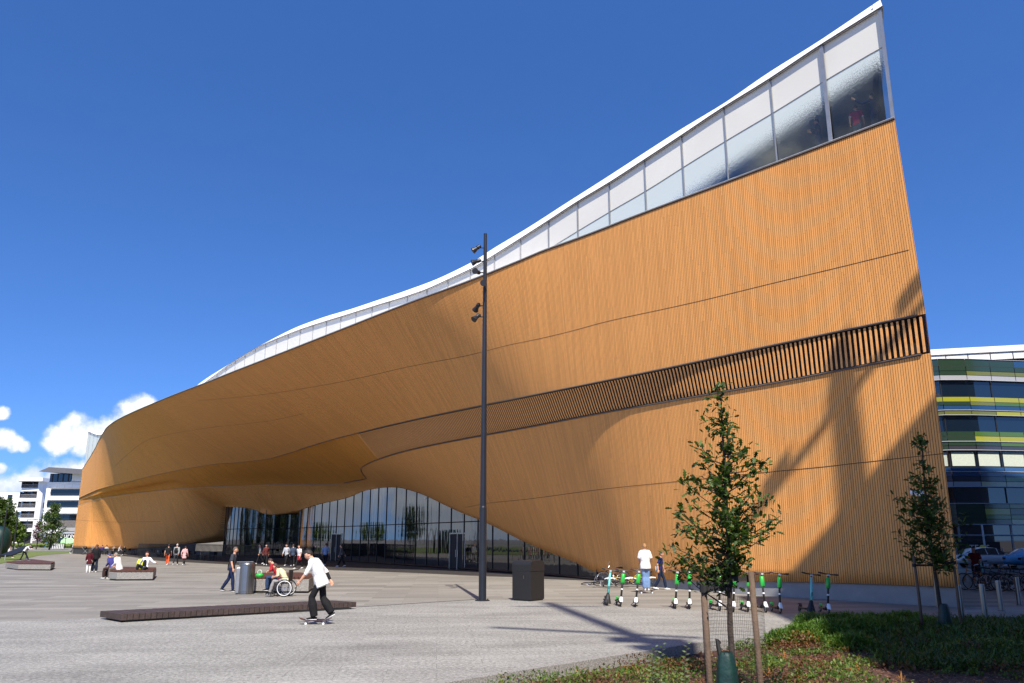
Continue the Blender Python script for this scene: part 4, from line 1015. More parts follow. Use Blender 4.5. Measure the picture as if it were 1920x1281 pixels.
# ------------------------------------------------------------------ trees
def leaf_oak(mb, p, d, up, L):
    """lobed leaf as a small fan"""
    d = d.normalized(); s_ = d.cross(up)
    if s_.length < 1e-3: s_ = Vector((1, 0, 0))
    s_.normalize(); n_ = s_.cross(d); b0 = len(mb.v)
    prof = [(0, .04), (.22, .20), (.32, .10), (.5, .30), (.6, .15), (.78, .28), (.85, .14), (1.0, .05)]
    pts = [(x, y) for x, y in prof] + [(x, -y) for x, y in prof[::-1]]
    for x, y in pts: mb.v.append(tuple(p + d * (x * L) + s_ * (y * L) + n_ * (-.16 * L * x * x + .12 * L * abs(y))))
    n = len(prof)
    for i in range(n - 1): mb.face((b0 + i, b0 + i + 1, b0 + 2 * n - 2 - i, b0 + 2 * n - 1 - i))
def leaf_simple(mb, p, d, up, L, w_=.45):
    d = d.normalized(); s_ = d.cross(up)
    if s_.length < 1e-3: s_ = Vector((1, 0, 0))
    s_.normalize(); b0 = len(mb.v)
    for x, y in ((0, 0), (.4, w_ / 2), (1, 0), (.4, -w_ / 2)): mb.v.append(tuple(p + d * (x * L) + s_ * (y * L) + up * (-.1 * L * x * x)))
    mb.face((b0, b0 + 1, b0 + 2, b0 + 3))
def rv(a=1.0): return Vector((random.uniform(-a, a), random.uniform(-a, a), random.uniform(-a, a)))
def staked_tree(base, u_line, tips, Y, leafL, nleaf, label, seed, stakes, bar_z, scale=1.0, guard=None, leafm='oak_leaf'):
    random.seed(seed)
    t_ = empty('oak_tree', base, label=label, cat='tree')
    top = D(*u_line[0], Y); tr = [Vector((0, 0, -.1))]
    for (u, v) in u_line[::-1]:
        q = D(u, v, Y) - base; tr.append(q)
    tr.sort(key=lambda q: q.z); n = len(tr)
    mb = MB(); rs = [.036 * scale * (1 - .86 * i / (n - 1)) + .003 for i in range(n)]
    mb.tube(tr, rs, 8); mb.build('trunk', 'bark', t_, smooth=True)
    def trunk_at(z):
        for a, c in zip(tr, tr[1:]):
            if a.z <= z <= c.z: return a + (c - a) * ((z - a.z) / max(1e-6, c.z - a.z))
        return tr[-1] if z > tr[-1].z else tr[0]
    br = MB(); lf = MB()
    allt = []
    for (u, v) in tips:
        q = D(u, v, Y) - base; hx = q.x - trunk_at(q.z).x
        allt.append(q + Vector((0, random.uniform(-.3, .3) * abs(hx) * 1.2 + random.uniform(-.06, .06), 0)))
    # the same reach in depth: branches the photograph sees end-on
    for (u, v) in tips:
        q = D(u, v, Y) - base; c = trunk_at(q.z); hx = q.x - c.x
        for sg in (-1, 1):
            if random.random() < .5:
                allt.append(Vector((c.x + hx * random.uniform(-.35, .55), c.y + sg * abs(hx) * random.uniform(.5, .95), q.z + random.uniform(-.1, .1))))
    for q in allt:
        r_ = math.hypot(q.x - trunk_at(q.z).x, q.y); root = trunk_at(max(.9 * scale if scale > 1 else .8, q.z - r_ * random.uniform(.35, .8)))
        mid = root + (q - root) * .5 + Vector((0, 0, -.05 * r_)) + rv(.04)
        br.tube([root, mid, q], [.011 * scale, .006 * scale, .003], 5, False)
        k = max(5, int(nleaf * (.55 + .45 * min(1, r_ / .5))))
        for j in range(k):
            f = random.random() ** .5; b_ = (root + (mid - root) * f * 2) if f < .5 else (mid + (q - mid) * (f * 2 - 1))
            if f < .35 and random.random() < .8: f = 1; b_ = q
            p_ = b_ + rv(.075 * scale) * (.5 + f * .6); d = (q - root).normalized() * .7 + rv(1.0) + Vector((0, 0, .1))
            leaf_oak(lf, p_, d, (Vector((0, 0, 1)) + rv(.7)).normalized(), leafL * random.uniform(.65, 1.15))
    # leader shoot
    for j in range(int(nleaf * 2)):
        z = tr[-1].z - random.random() * (tr[-1].z - tr[0].z) * .45; leaf_oak(lf, trunk_at(z) + rv(.04), rv(1) + Vector((0, 0, .3)), (Vector((0, 0, 1)) + rv(.6)).normalized(), leafL * random.uniform(.6, 1.0))
    br.build('branches', 'bark', t_); lf.build('crown', leafm, t_, fix=False)
    return t_
def stake_set(base, Y, stk, bars, group_lab, cat_lab):
    for i, (u0, v0, dy, lab) in enumerate(stk):
        top = D(u0, v0, Y + dy); foot = Vector((top.x + random.uniform(-.02, .02), Y + dy, base.z - .15))
        s_ = empty('tree_stake', foot, label=lab, cat='tree stake', group='round wooden stakes supporting the young trees')
        mb = MB(); L = top.z - foot.z; pts = [(0, 0, 0), (random.uniform(-.01, .01), 0, L * .5), (top.x - foot.x, 0, L)]; mb.tube(pts, [.036, .035, .033], 10); mb.build('post', 'stake_wood', s_, smooth=True)
T1Y = 9.6; b1 = Vector((D(1372, 1281, T1Y).x, T1Y, bed_z(2.5, T1Y)))
tips1 = [(1338, 752), (1352, 748), (1322, 778), (1366, 776), (1328, 800), (1369, 806), (1312, 836), (1325, 852), (1366, 838), (1404, 838), (1392, 856), (1428, 862), (1432, 872), (1408, 884), (1372, 868),
         (1318, 868), (1288, 896), (1304, 902), (1330, 893), (1382, 900), (1408, 912), (1282, 912), (1344, 915), (1440, 934), (1428, 948), (1260, 950), (1278, 966), (1302, 946), (1330, 952), (1396, 944),
         (1454, 968), (1458, 988), (1436, 1000), (1412, 975), (1272, 988), (1296, 984), (1325, 985), (1290, 1006), (1400, 1005), (1380, 984), (1420, 990), (1250, 1022), (1262, 1036), (1256, 1052), (1278, 1050),
         (1300, 1046), (1322, 1040), (1345, 1020), (1385, 1036), (1404, 1052), (1312, 1070), (1336, 1076), (1290, 1072), (1350, 1060), (1390, 1068), (1372, 1082), (1330, 1092), (1356, 1090)]
staked_tree(b1, [(1352, 744), (1354, 800), (1358, 860), (1360, 920), (1364, 980), (1367, 1040), (1368, 1100), (1369, 1180), (1376, 1281)], tips1, T1Y, .088, 25, 'young oak tree with dense dark crown in the right foreground', 11, None, 1.6)
random.seed(5)
stake_set(b1, T1Y, [(1319, 1096, -.05, 'left wooden stake of the near oak in the foreground'), (1408, 1072, -.12, 'right wooden stake of the near oak in the foreground')], None, None, None)
def straps(base, Y, sa, sb_, trunkp, lab):
    t_ = empty('tree_tie', base, label=lab, cat='tree tie')
    k = MB(); a, c, m_ = D(*sa, Y) - base, D(*sb_, Y) - base, D(*trunkp, Y) - base
    k.beam(a, (m_.x, m_.y, a.z), .03, .045); k.build('strap', 'rubber', t_)
    k = MB(); k.beam((m_.x, m_.y, c.z), c + Vector((.04, 0, 0)), .03, .05); k.build('strap', 'rubber', t_)
    k = MB(); k.tube([(c.x, c.y, c.z - .04), (c.x, c.y, c.z + .04)], .05, 10); k.tube([(m_.x, m_.y, m_.z - .03), (m_.x, m_.y, m_.z + .03)], .045, 10); k.tube([(a.x, a.y, a.z - .04), (a.x, a.y, a.z + .04)], .05, 10); k.build('collar', 'rubber', t_)
straps(b1, T1Y - .06, (1320, 1104), (1408, 1085), (1367, 1092), 'black rubber tie band joining the near oak to its stakes')
# wire mesh guard round the near tree
gd = empty('mesh_guard', b1 + Vector((0, .05, 0)), label='fine wire mesh guard standing between the stakes of the near oak', cat='mesh guard')
k = MB(); gx0, gx1 = D(1311, 1200, T1Y + .3).x - b1.x, D(1424, 1200, T1Y + .3).x - b1.x; gz0, gz1 = 0.0, D(1311, 1118, T1Y + .3).z - b1.z
nh = 42
def gpt(f, z): a = math.pi * (1 - f); rx = (gx1 - gx0) / 2; return ((gx0 + gx1) / 2 + math.cos(a) * rx, .35 * math.sin(a), z)
for i in range(nh + 1):
    z = gz0 + (gz1 - gz0) * i / nh; k.tube([gpt(j / 16, z) for j in range(17)], .0014, 3, False)
for j in range(50): k.tube([gpt(j / 49, gz0), gpt(j / 49, gz1)], .0014, 3, False)
k.build('wire_mesh', 'black_metal', gd)
def water_bag(base, Y, u0, u1, vt, h, lab):
    a, c = D(u0, vt, Y), D(u1, vt, Y); x = (a.x + c.x) / 2; wd = (c.x - a.x) / 2
    b = empty('watering_bag', (x, Y - .02, base.z - .03), label=lab, cat='watering bag')
    k = MB(); rows = []; H_ = D(u0, vt, Y).z - base.z + .03; seg = 26
    for i, (zf, rf) in enumerate([(0, 1.02), (.15, 1.08), (.4, 1.05), (.65, .92), (.85, .78), (.96, .62), (1.0, .5)]):
        rows.append([(math.cos(t2) * wd * rf * (1 + .05 * math.sin(5 * t2 + i * .4)), math.sin(t2) * wd * rf * .8 * (1 + .05 * math.sin(5 * t2 + i * .4)), zf * H_) for t2 in [2 * math.pi * q / seg for q in range(seg)]])
    k.grid(rows, True); k.build('bag', 'bag_green', b, smooth=True)
    k = MB(); k.tube([(-wd * .45, 0, H_ * .97), (-wd * .6, .02, H_ * 1.12), (-wd * .3, .02, H_ * 1.08)], [.03, .02, .012], 6); k.tube([(wd * .3, 0, H_ * .95), (-wd * .2, -wd * .35, H_ * .99), (-wd * .5, 0, H_ * .97)], .012, 5); k.build('strap', 'rubber', b)
water_bag(b1, T1Y, 1336, 1383, 1222, .8, 'dark green watering bag zipped round the trunk of near oak')
T2Y = 20.6; b2_ = Vector((D(1768, 1160, T2Y).x, T2Y, bed_z(11, T2Y)))
tips2 = [(1727, 822), (1723, 832), (1731, 840), (1722, 872), (1738, 876), (1708, 895), (1749, 898), (1716, 905), (1745, 910), (1712, 922), (1756, 925), (1684, 932), (1698, 945), (1708, 935), (1776, 944), (1765, 955), (1750, 945),
         (1690, 958), (1700, 965), (1722, 960), (1740, 968), (1785, 970), (1794, 976), (1772, 980), (1692, 980), (1706, 988), (1724, 985), (1752, 985), (1688, 1004), (1702, 1012), (1722, 1008), (1742, 1006), (1768, 1004), (1800, 1004), (1790, 1014),
         (1702, 1030), (1718, 1036), (1735, 1030), (1762, 1028), (1782, 1030), (1800, 1034), (1775, 1050), (1790, 1056), (1765, 1042), (1782, 1064), (1710, 1042)]
staked_tree(b2_, [(1727, 818), (1730, 860), (1735, 920), (1741, 980), (1748, 1040), (1757, 1100), (1766, 1160)], tips2, T2Y, .16, 16, 'young oak tree with looser crown before the shaded timber corner', 23, None, 1.9, scale=1.6)
random.seed(6)
stake_set(b2_, T2Y, [(1713, 1043, -.1, 'left wooden stake of the far oak at the corner'), (1789, 1062, -.3, 'right wooden stake of the far oak at the corner')], None, None, None)
straps(b2_, T2Y - .1, (1714, 1060), (1789, 1055), (1750, 1058), 'dark tie band joining the far oak to its stakes')
water_bag(b2_, T2Y, 1756, 1780, 1132, .7, 'dark green watering bag at the foot of the far oak')

def bushy(name, base, h, r, leafm, nl, L, label, cat, trunkh=None, group=None, cone=.5, seed=None, barkm='bark'):
    if seed is not None: random.seed(seed)
    t_ = empty(name, base, label=label, cat=cat, group=group); th = h * .3 if trunkh is None else trunkh
    mb = MB(); mb.tube([(0, 0, -.2), (.02 * h, 0, th), (0, .01 * h, h * .92)], [h * .022, h * .016, h * .004], 7); mb.build('trunk', barkm, t_)
    br = MB(); lf = MB(); clumps = []
    nb_ = 26
    for i in range(nb_):
        f = (i + .5) / nb_; z = th + (h - th) * f * .96; R_ = r * (1 - f ** 1.5 * cone - (.25 if f < .1 else 0)) * math.sqrt(max(.05, 1 - max(0, f - .8) * 4.4)); a = i * 2.4 + random.uniform(-.4, .4); rr = R_ * random.uniform(.7, 1.08)
        tip_ = Vector((math.cos(a) * rr, math.sin(a) * rr, z)); root = Vector((0, 0, max(th * .8, z - rr * .6))); br.tube([root, (root + tip_) / 2 + Vector((0, 0, -.03 * h)), tip_], [h * .008, h * .005, h * .001], 4, False)
        clumps += [(tip_, r * .24), (root + (tip_ - root) * .62 + rv(.1 * r), r * .26)]
        if random.random() < .6: clumps.append((root + (tip_ - root) * .3 + rv(.15 * r), r * .25))
    for c, cr in clumps:
        for j in range(int(nl / len(clumps))):
            p_ = c + Vector((random.gauss(0, .5), random.gauss(0, .5), random.gauss(0, .38))) * cr
            leaf_simple(lf, p_, rv(1), (Vector((0, 0, 1)) + rv(.8)).normalized(), L * random.uniform(.6, 1.3), .6)
    br.build('branches', barkm, t_); lf.build('crown', leafm, t_, fix=False); return t_
# trees on the far left
p = G(92, 1028); t_ = bushy('street_tree', D(93, 1024, 165) * 1.0, 9.0, 2.6, 'park_leaf', 2600, .42, 'conical green tree before the white block beside the timber corner', 'tree', 1.8, None, .75, 31)
t_.location.z = 0
t_ = bushy('street_tree', Vector((D(69, 1020, 175).x, 175, 0)), 5.8, 1.4, 'maroon_leaf', 1100, .3, 'small maroon leaved tree left of the green street tree', 'tree', 2.0, None, .6, 32)
for i, (u, Y, h, r, lm_, lab) in enumerate([(20, 128, 5.0, 1.5, 'park_leaf_light', 'light green tree left of the second lamp post'), (-6, 110, 7.6, 2.0, 'park_leaf', 'tall green tree cut by the left edge of the picture'), (34, 160, 4.6, 1.5, 'park_leaf', 'green tree behind the lamp posts left of the white block'), (3, 175, 10.0, 2.4, 'park_leaf_light', 'light green treetop rising behind the others at the left edge')]):
    bushy('park_tree', Vector((D(u, 1020, Y).x, Y, 0)), h, r, lm_, 2600, .42, lab, 'tree', 2.2, 'park trees at the left edge', .45, 40 + i)
# the park to the west, mirrored in the entrance glazing
src_t = [bushy('park_tree', Vector((-100, 60, 0)), 13, 4.6, 'park_leaf', 3200, .6, 'broad green park tree beyond the left edge', 'tree', 2.5, 'trees of the park beyond the left edge', .35, 50),
         bushy('park_tree', Vector((-92, 38, 0)), 10, 3.6, 'park_leaf_light', 3000, .5, 'light green park tree beyond the left edge', 'tree', 2.0, 'trees of the park beyond the left edge', .5, 51)]
random.seed(60)
for i in range(30):
    s_ = src_t[i % 2]; a = i / 29
    loc = Vector((-78 - 46 * a + random.uniform(-5, 5), 12 + 140 * a + random.uniform(-4, 4), 0)) if i < 22 else Vector((-70 - random.random() * 22, -25 + (i - 22) * 7, 0))
    o = copy_tree(s_, loc, random.uniform(0, 6), None); k_ = random.uniform(.6, 1.0); o.scale = (k_, k_, k_)
    o['label'] = ('broad green park tree beyond the left edge' if i % 2 == 0 else 'light green park tree beyond the left edge')
# a white tower and a low hall beyond the park (seen only as reflections)
for (x, y, sx, sy, sz, lab) in [(-150, 20, 14, 14, 34, 'white tower block beyond the park'), (-165, 62, 40, 14, 12, 'low pale hall beyond the park')]:
    b = empty('park_building', (x, y, 0), label=lab, cat='building'); mb = MB(); mb.box((0, 0, sz / 2), (sx, sy, sz)); mb.build('wall', 'render_white', b)
    for fl in range(int(sz / 3.4)): mb = MB(); mb.box((0, 0, 2 + fl * 3.4), (sx + .06, sy + .06, 1.4)); mb.build('window', 'window_glass', b)

# ------------------------------------------------------------------ planting bed cover
random.seed(77)
def fronds(mb, x, y, z, n, L, spread, lean=.0):
    for i in range(n):
        a = random.uniform(0, 6.283); e = random.uniform(.15, 1.2) if random.random() > lean else random.uniform(.7, 1.4)
        d = Vector((math.cos(a) * math.cos(e), math.sin(a) * math.cos(e), math.sin(e))); l_ = L * random.uniform(.5, 1.2); b_ = Vector((x, y, z)) + Vector((random.uniform(-spread, spread), random.uniform(-spread, spread), 0))
        sd = d.cross(Vector((0, 0, 1))).normalized(); w_ = l_ * .07; m_ = b_ + d * l_ * .55; t__ = b_ + d * l_ + Vector((0, 0, -.12 * l_))
        b0 = len(mb.v); mb.v += [tuple(b_ - sd * w_ * .6), tuple(b_ + sd * w_ * .6), tuple(m_ + sd * w_), tuple(m_ - sd * w_), tuple(t__)]
        mb.face((b0, b0 + 1, b0 + 2, b0 + 3)); mb.face((b0 + 3, b0 + 2, b0 + 4))
        for k in range(3):
            f = .3 + k * .22; c = b_ + d * l_ * f; s2 = (sd * (1 if k % 2 else -1) + d * .8 + rv(.3)).normalized() * l_ * .3; b0 = len(mb.v); n2 = Vector((0, 0, 1)).cross(s2).normalized() * w_ * .5
            mb.v += [tuple(c - n2), tuple(c + n2), tuple(c + s2)]; mb.face((b0, b0 + 1, b0 + 2))
def cover(x, y):
    u, v = proj((x, y, 0)); return u, v
rs_ = MB(); jn = MB(); jl = MB(); sh_ = MB(); dr = MB(); ch = MB(); gr = MB()
# junipers: the far/right half of the bed, in light mounds and dark mat
for i in range(16000):
    x = random.uniform(4.6, 26); y = random.uniform(12.5, 23.4)
    if not in_bed(x, y, .05): continue
    u, v = proj((x, y, bed_z(x, y)))
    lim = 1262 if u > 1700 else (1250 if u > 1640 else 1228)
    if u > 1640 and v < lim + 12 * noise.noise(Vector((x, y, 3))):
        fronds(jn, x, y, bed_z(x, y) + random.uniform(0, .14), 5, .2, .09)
for (u, v, r_, n_, hh_) in [(1440, 1164, .4, 260, .22), (1475, 1160, .6, 420, .32), (1520, 1160, .8, 600, .36), (1575, 1160, .9, 620, .34), (1610, 1176, .8, 480, .3), (1545, 1180, .7, 420, .3), (1500, 1182, .6, 340, .28), (1640, 1166, .9, 520, .3), (1460, 1184, .35, 200, .2), (1700, 1160, 1.0, 500, .3), (1600, 1196, .5, 240, .2)]:
    c = G(u, v + 20, -.1)
    for i in range(n_):
        a, q = random.uniform(0, 6.283), math.sqrt(random.random()) * r_; x, y = c.x + math.cos(a) * q, c.y + math.sin(a) * q
        if in_bed(x, y, .02): fronds(jl, x, y, bed_z(x, y) + hh_ * (1 - (q / r_) ** 2) + random.uniform(0, .05), 5, .17, .07)
# low mixed shrubs and chips on the mulch
for i in range(9500):
    y = 6.0 + 14 * random.random() ** 1.1; xl = bed_left(y); x = random.uniform(xl, 13)
    if not in_bed(x, y, .12): continue
    nn = noise.noise(Vector((x * .62, y * .62, 4.7))) + .25 * noise.noise(Vector((x * 2.3, y * 2.3, 1.7))); u, v = proj((x, y, bed_z(x, y)))
    if nn > -.08 or (u > 1400 and nn > -.22) or random.random() < .06:
        z = bed_z(x, y); hh = .10 + .34 * max(0, nn); tgt = rs_ if noise.noise(Vector((x * 1.1, y * 1.1, 9.0))) > .2 else sh_
        for j in range(10):
            p_ = Vector((x + random.gauss(0, .08), y + random.gauss(0, .07), z + random.uniform(.02, hh)))
            leaf_simple(tgt, p_, rv(1) + Vector((0, 0, .3)), (Vector((0, 0, 1)) + rv(.5)).normalized(), random.uniform(.035, .075), .6)
    if random.random() < .02: fronds(dr, x, y, bed_z(x, y), 7, .16, .03, .6)
c = G(1500, 1205, -.1)
for i in range(90): fronds(dr, c.x + random.gauss(0, .18), c.y + random.gauss(0, .15), bed_z(c.x, c.y) + .1, 4, .2, .05, .7)
for i in range(26000):
    y = 5.5 + 15 * random.random() ** 1.3; xl = bed_left(y); x = random.uniform(xl, 12.5)
    if not in_bed(x, y, .1): continue
    z = bed_z(x, y) + .004; a = random.uniform(0, 3.14); l_, w_ = random.uniform(.015, .04), random.uniform(.006, .014); d = Vector((math.cos(a), math.sin(a), random.uniform(-.25, .25))) * l_; s_ = Vector((-math.sin(a), math.cos(a), random.uniform(-.4, .4))) * w_
    b0 = len(ch.v); o_ = Vector((x, y, z + random.uniform(0, .012))); ch.v += [tuple(o_ - d - s_), tuple(o_ + d - s_), tuple(o_ + d * .8 + s_), tuple(o_ - d * .9 + s_)]; ch.face((b0, b0 + 1, b0 + 2, b0 + 3))
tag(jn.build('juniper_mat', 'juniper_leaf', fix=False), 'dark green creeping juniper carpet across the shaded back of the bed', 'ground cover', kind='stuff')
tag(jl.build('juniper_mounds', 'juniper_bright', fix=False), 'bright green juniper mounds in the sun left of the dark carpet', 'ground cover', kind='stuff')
tag(sh_.build('low_shrubs', 'shrub_leaf', fix=False), 'low yellow green leafy shrubs scattered over the red mulch', 'ground cover', kind='stuff')
tag(rs_.build('russet_shrubs', 'russet_leaf', fix=False), 'low russet and brown leafy shrubs scattered over the mulch', 'ground cover', kind='stuff')
tag(dr.build('dry_shrub', 'dry_leaf', fix=False), 'orange dried fronds in front of the bright juniper mounds', 'ground cover', kind='stuff')
tag(ch.build('bark_mulch', 'mulch_chip', fix=False), 'reddish bark mulch chips covering the planting bed', 'mulch', kind='stuff')
# single tall weeds by the kerb
for i, (u, vt, vb, lab) in enumerate([(1228, 1212, 1250, 'leafy weed stem left of the pair by the kerb'), (1243, 1208, 1246, 'tallest leafy weed stem curving over the kerb'), (1289, 1207, 1240, 'leafy weed stem beside the left stake of near oak')]):
    Y = 12.6; p0 = D(u - 4, vb, Y); p1 = D(u, vt, Y); base = Vector((p0.x, Y, bed_z(p0.x, Y)))
    pl = empty('weed_plant', base, label=lab, cat='plant', group='leafy weeds by the kerb'); hgt = p1.z - base.z
    k = MB(); k.tube([(0, 0, 0), (-.02, 0, hgt * .6), ((p1.x - p0.x), 0, hgt)], [.005, .004, .002], 5); k.build('stem', 'bark', pl)
    k = MB()
    for j in range(16):
        f = .25 + .75 * j / 15; c_ = Vector((-.02 + (p1.x - p0.x + .02) * max(0, f - .6) * 2.5, 0, hgt * f)); sg = 1 if j % 2 else -1
        leaf_simple(k, c_, Vector((sg, random.uniform(-.4, .4), .35)), Vector((random.uniform(-.4, .4), -1, .5)), .10 * (1.1 - .5 * f), .42)
    k.build('leaf', 'oak_leaf', pl, fix=False)
# ------------------------------------------------------------------ curved office with coloured bands, right
random.seed(90)
ob = empty('office_block', (60, 92, 0), label='glass office block with curved corner and green, yellow and blue bands', cat='building')
OB = Vector((60, 92, 0))
# plan: straight front running right, rounded corner, then back away to the left
A_ = Vector((D(1812, 1000, 78).x, 78, 0)); 
plan = []
frontdir = Vector((.985, .17, 0)); corner = Vector((D(1850, 1000, 75).x, 75, 0))
for i in range(8): plan.append(corner + frontdir * (44 - i * 5.5))
cen = corner + Vector((-frontdir.y, frontdir.x, 0)) * 5.5
for i in range(1, 10):
    a = rad(-90 + 9.8) - rad(9.5) * i; plan.append(cen + Vector((math.cos(a), math.sin(a), 0)) * 5.5)
last = plan[-1]; dl = (plan[-1] - plan[-2]).normalized()
for i in range(1, 6): plan.append(last + Vector((-.36, .93, 0)) * 4 * i)
def ol(p, z=0.0, off=0.0, i=None):
    return Vector((p.x - OB.x, p.y - OB.y, z))
def inset(pl, d):
    out = []
    for i, p in enumerate(pl):
        t_ = (pl[min(i + 1, len(pl) - 1)] - pl[max(i - 1, 0)]).normalized(); out.append(p + Vector((-t_.y, t_.x, 0)) * -d if False else p - Vector((t_.y * -1, t_.x, 0)) * d)
    return out
# orientation: walking right to left, outward normal is to the camera side
def off(pl, d):
    out = []
    for i, p in enumerate(pl):
        t_ = (pl[min(i + 1, len(pl) - 1)] - pl[max(i - 1, 0)]).normalized(); n_ = Vector((-t_.y, t_.x, 0))
        if n_.dot(Vector((0, 0, 0)) - p) < 0: n_ = -n_
        out.append(p + n_ * d)
    return out
cols = {'g': (.10, .20, .03), 'y': (.46, .46, .04), 'b': (.03, .09, .22), 'w': (.52, .53, .56), 'o': (.2, .22, .05), 'n': (.035, .07, .04), 'c': (.62, .58, .32), 'k': (.06, .06, .075), 'p': (.18, .03, .12), 'r': (.12, .01, .015), 's': (.06, .15, .35)}
for k_, c in cols.items(): P('enamel_' + k_, tuple(x * .68 for x in c), .12, var=.03, scale=.6, coat=.3)
def z_at(v, y=76): return D(1880, v, y).z
# bands from the photo: (v top, v bottom, kind, pattern)
bands = [(677, 690, 'band', 'bbbbbbsbnnnnnn'), (690, 699, 'band', 'pgggggnnnnnnn'), (699, 707, 'band', 'oooooooonnnn'), (707, 716, 'band', 'yyywwwwwwwwwkk'), (716, 747, 'win', ''),
         (747, 756, 'band', 'wwwyyyyyyynnn'), (756, 763, 'band', 'ggggggggonnnn'), (763, 772, 'band', 'bbbbbbbbbbbbb'), (772, 781, 'band', 'yyyyyyyyyooobk'), (781, 811, 'win', ''),
         (811, 820, 'band', 'kkgggggggnnnn'), (820, 830, 'band', 'yyyyyyyyynnnn'), (830, 838, 'band', 'ggggggggnnnnn'), (838, 846, 'band', 'wwkkkkkkkknnww'), (846, 877, 'blind', ''),
         (877, 886, 'band', 'bbrsssssbbbbb'), (886, 895, 'band', 'bbbbbbbbbbkkk'), (895, 904, 'band', 'ggggggggkkkkk'), (904, 914, 'band', 'cccccccccwwww'), (914, 945, 'win', ''),
         (945, 954, 'band', 'oooooooonnncc'), (954, 966, 'band', 'yyyyyyyyynnnn'), (966, 974, 'band', 'gggggggggnnnn'), (974, 984, 'band', 'ccccccccnnncc'), (984, 1052, 'shop', '')]
def cut(pl, n_):
    """resample plan polyline to equal pieces"""
    ds = [0]
    for a, c in zip(pl, pl[1:]): ds.append(ds[-1] + (c - a).length)
    out = []
    for i in range(n_ + 1):
        x = ds[-1] * i / n_; j = max(k for k in range(len(ds)) if ds[k] <= x + 1e-6); j = min(j, len(pl) - 2); out.append(pl[j] + (pl[j + 1] - pl[j]) * ((x - ds[j]) / (ds[j + 1] - ds[j])))
    return out
npan = 28; pc_ = cut(plan, npan); pin = off(pc_, -.25)
for bi, (va, vb, kind, pat) in enumerate(bands):
    za, zb = z_at(va), z_at(vb)
    if kind == 'band':
        mats = sorted(set(pat)); mb = MB()
        for i in range(npan):
            ch_ = pat[min(len(pat) - 1, max(0, int((i - 3) * len(pat) / (npan - 8))))]
            if random.random() < .06: ch_ = random.choice(mats)
            mb.cur = mats.index(ch_); a, c = pc_[i], pc_[i + 1]; g = (c - a).normalized() * .03
            b0 = len(mb.v); mb.v += [tuple(ol(a + g, zb + .02)), tuple(ol(c - g, zb + .02)), tuple(ol(c - g, za - .02)), tuple(ol(a + g, za - .02))]; mb.face((b0, b0 + 1, b0 + 2, b0 + 3))
        mb.build('coloured_band', ['enamel_' + c for c in mats], ob, fix=False)
    else:
        mb = MB(); mb.grid([[ol(p, zb) for p in pin], [ol(p, za) for p in pin]]); mb.build('window_strip', 'blue_glass' if kind != 'blind' else 'window_glass', ob, fix=False)
        if kind == 'blind':
            mb = MB()
            pp = off(pc_, -.2)
            for i in range(4, 20):
                a, c = pp[i], pp[i + 1]; g = (c - a) * .08
                b0 = len(mb.v); mb.v += [tuple(ol(a + g, zb + .1)), tuple(ol(c - g, zb + .1)), tuple(ol(c - g, za - .15)), tuple(ol(a + g, za - .15))]; mb.face((b0, b0 + 1, b0 + 2, b0 + 3))
            mb.build('blinds', 'plaster_blind', ob, fix=False)
        for i in range(0, npan + 1, 2): mb = MB(); mb.beam(ol(off([pc_[i]] * 2, -.18)[0] if False else pin[i], zb), ol(pin[i], za), .09 if kind != 'shop' else .16, .12, up=(0, 1, 0)); mb.build('window_mullion', 'black_metal' if kind != 'shop' else 'balcony_metal', ob)
        if kind == 'shop': mb = MB(); pts = [ol(p, z_at(1004)) for p in off(pc_, -.2)]; mb.tube(pts, .07, 4); mb.build('window_transom', 'balcony_metal', ob)
    if bi % 4 == 0 or kind != 'band':
        mb = MB(); mb.tube([ol(p, za) for p in off(pc_, .03)], .045, 4); mb.build('ledge', 'balcony_metal', ob)
mb = MB(); mb.grid([[ol(p, -.3) for p in off(pc_, -.5)], [ol(p, z_at(676)) for p in off(pc_, -.5)]]); mb.build('core_wall', 'dark_room', ob)
# set-back top storey with white parapet
top = off(pc_, -2.2)
sl = Vector((top[0].x, top[0].y, 0)); tl = [sl, Vector((D(1752, 700, 92).x - 12, 96, 0)), ]
pr0, pr1 = Vector((D(1930, 640, 80).x + 10, 80, 0)), Vector((D(1740, 700, 86).x - 5, 86, 0))
def zz(v, y): return D(1880, v, y).z
for nm, v0, v1, mt, dd in (('top_windows', 677, 652, 'blue_glass', 0), ('parapet', 662, 645, 'render_white', -.5), ('roof_edge', 648, 637, 'render_white', -1.0)):
    za, zb = zz(v0, 80), zz(v1, 80); mb = MB(); n_ = Vector((0, -1, 0))
    q = [pr0 + n_ * -dd * .3, pr1 + n_ * -dd * .3, pr1 + Vector((0, 12, 0)), pr0 + Vector((0, 12, 0))]
    mb.prism([(x.x - OB.x, x.y - OB.y) for x in q], za, zb); mb.build(nm, mt, ob)
mb = MB()
for i in range(12): p = pr0 + (pr1 - pr0) * (i / 11); mb.beam(ol(p + Vector((0, -.2, 0)), zz(662, 80)), ol(p + Vector((0, -.2, 0)), zz(648, 80)), .06, .06, up=(0, 1, 0))
mb.build('panel_joint', 'trim_metal', ob)
# round columns in the ground floor
for i in (6, 10, 14):
    p = off(pc_, .5)[i]; mb = MB(); mb.tube([ol(p, -.2), ol(p, z_at(984))], .35, 12); mb.build('column', 'column_green', ob, smooth=True)
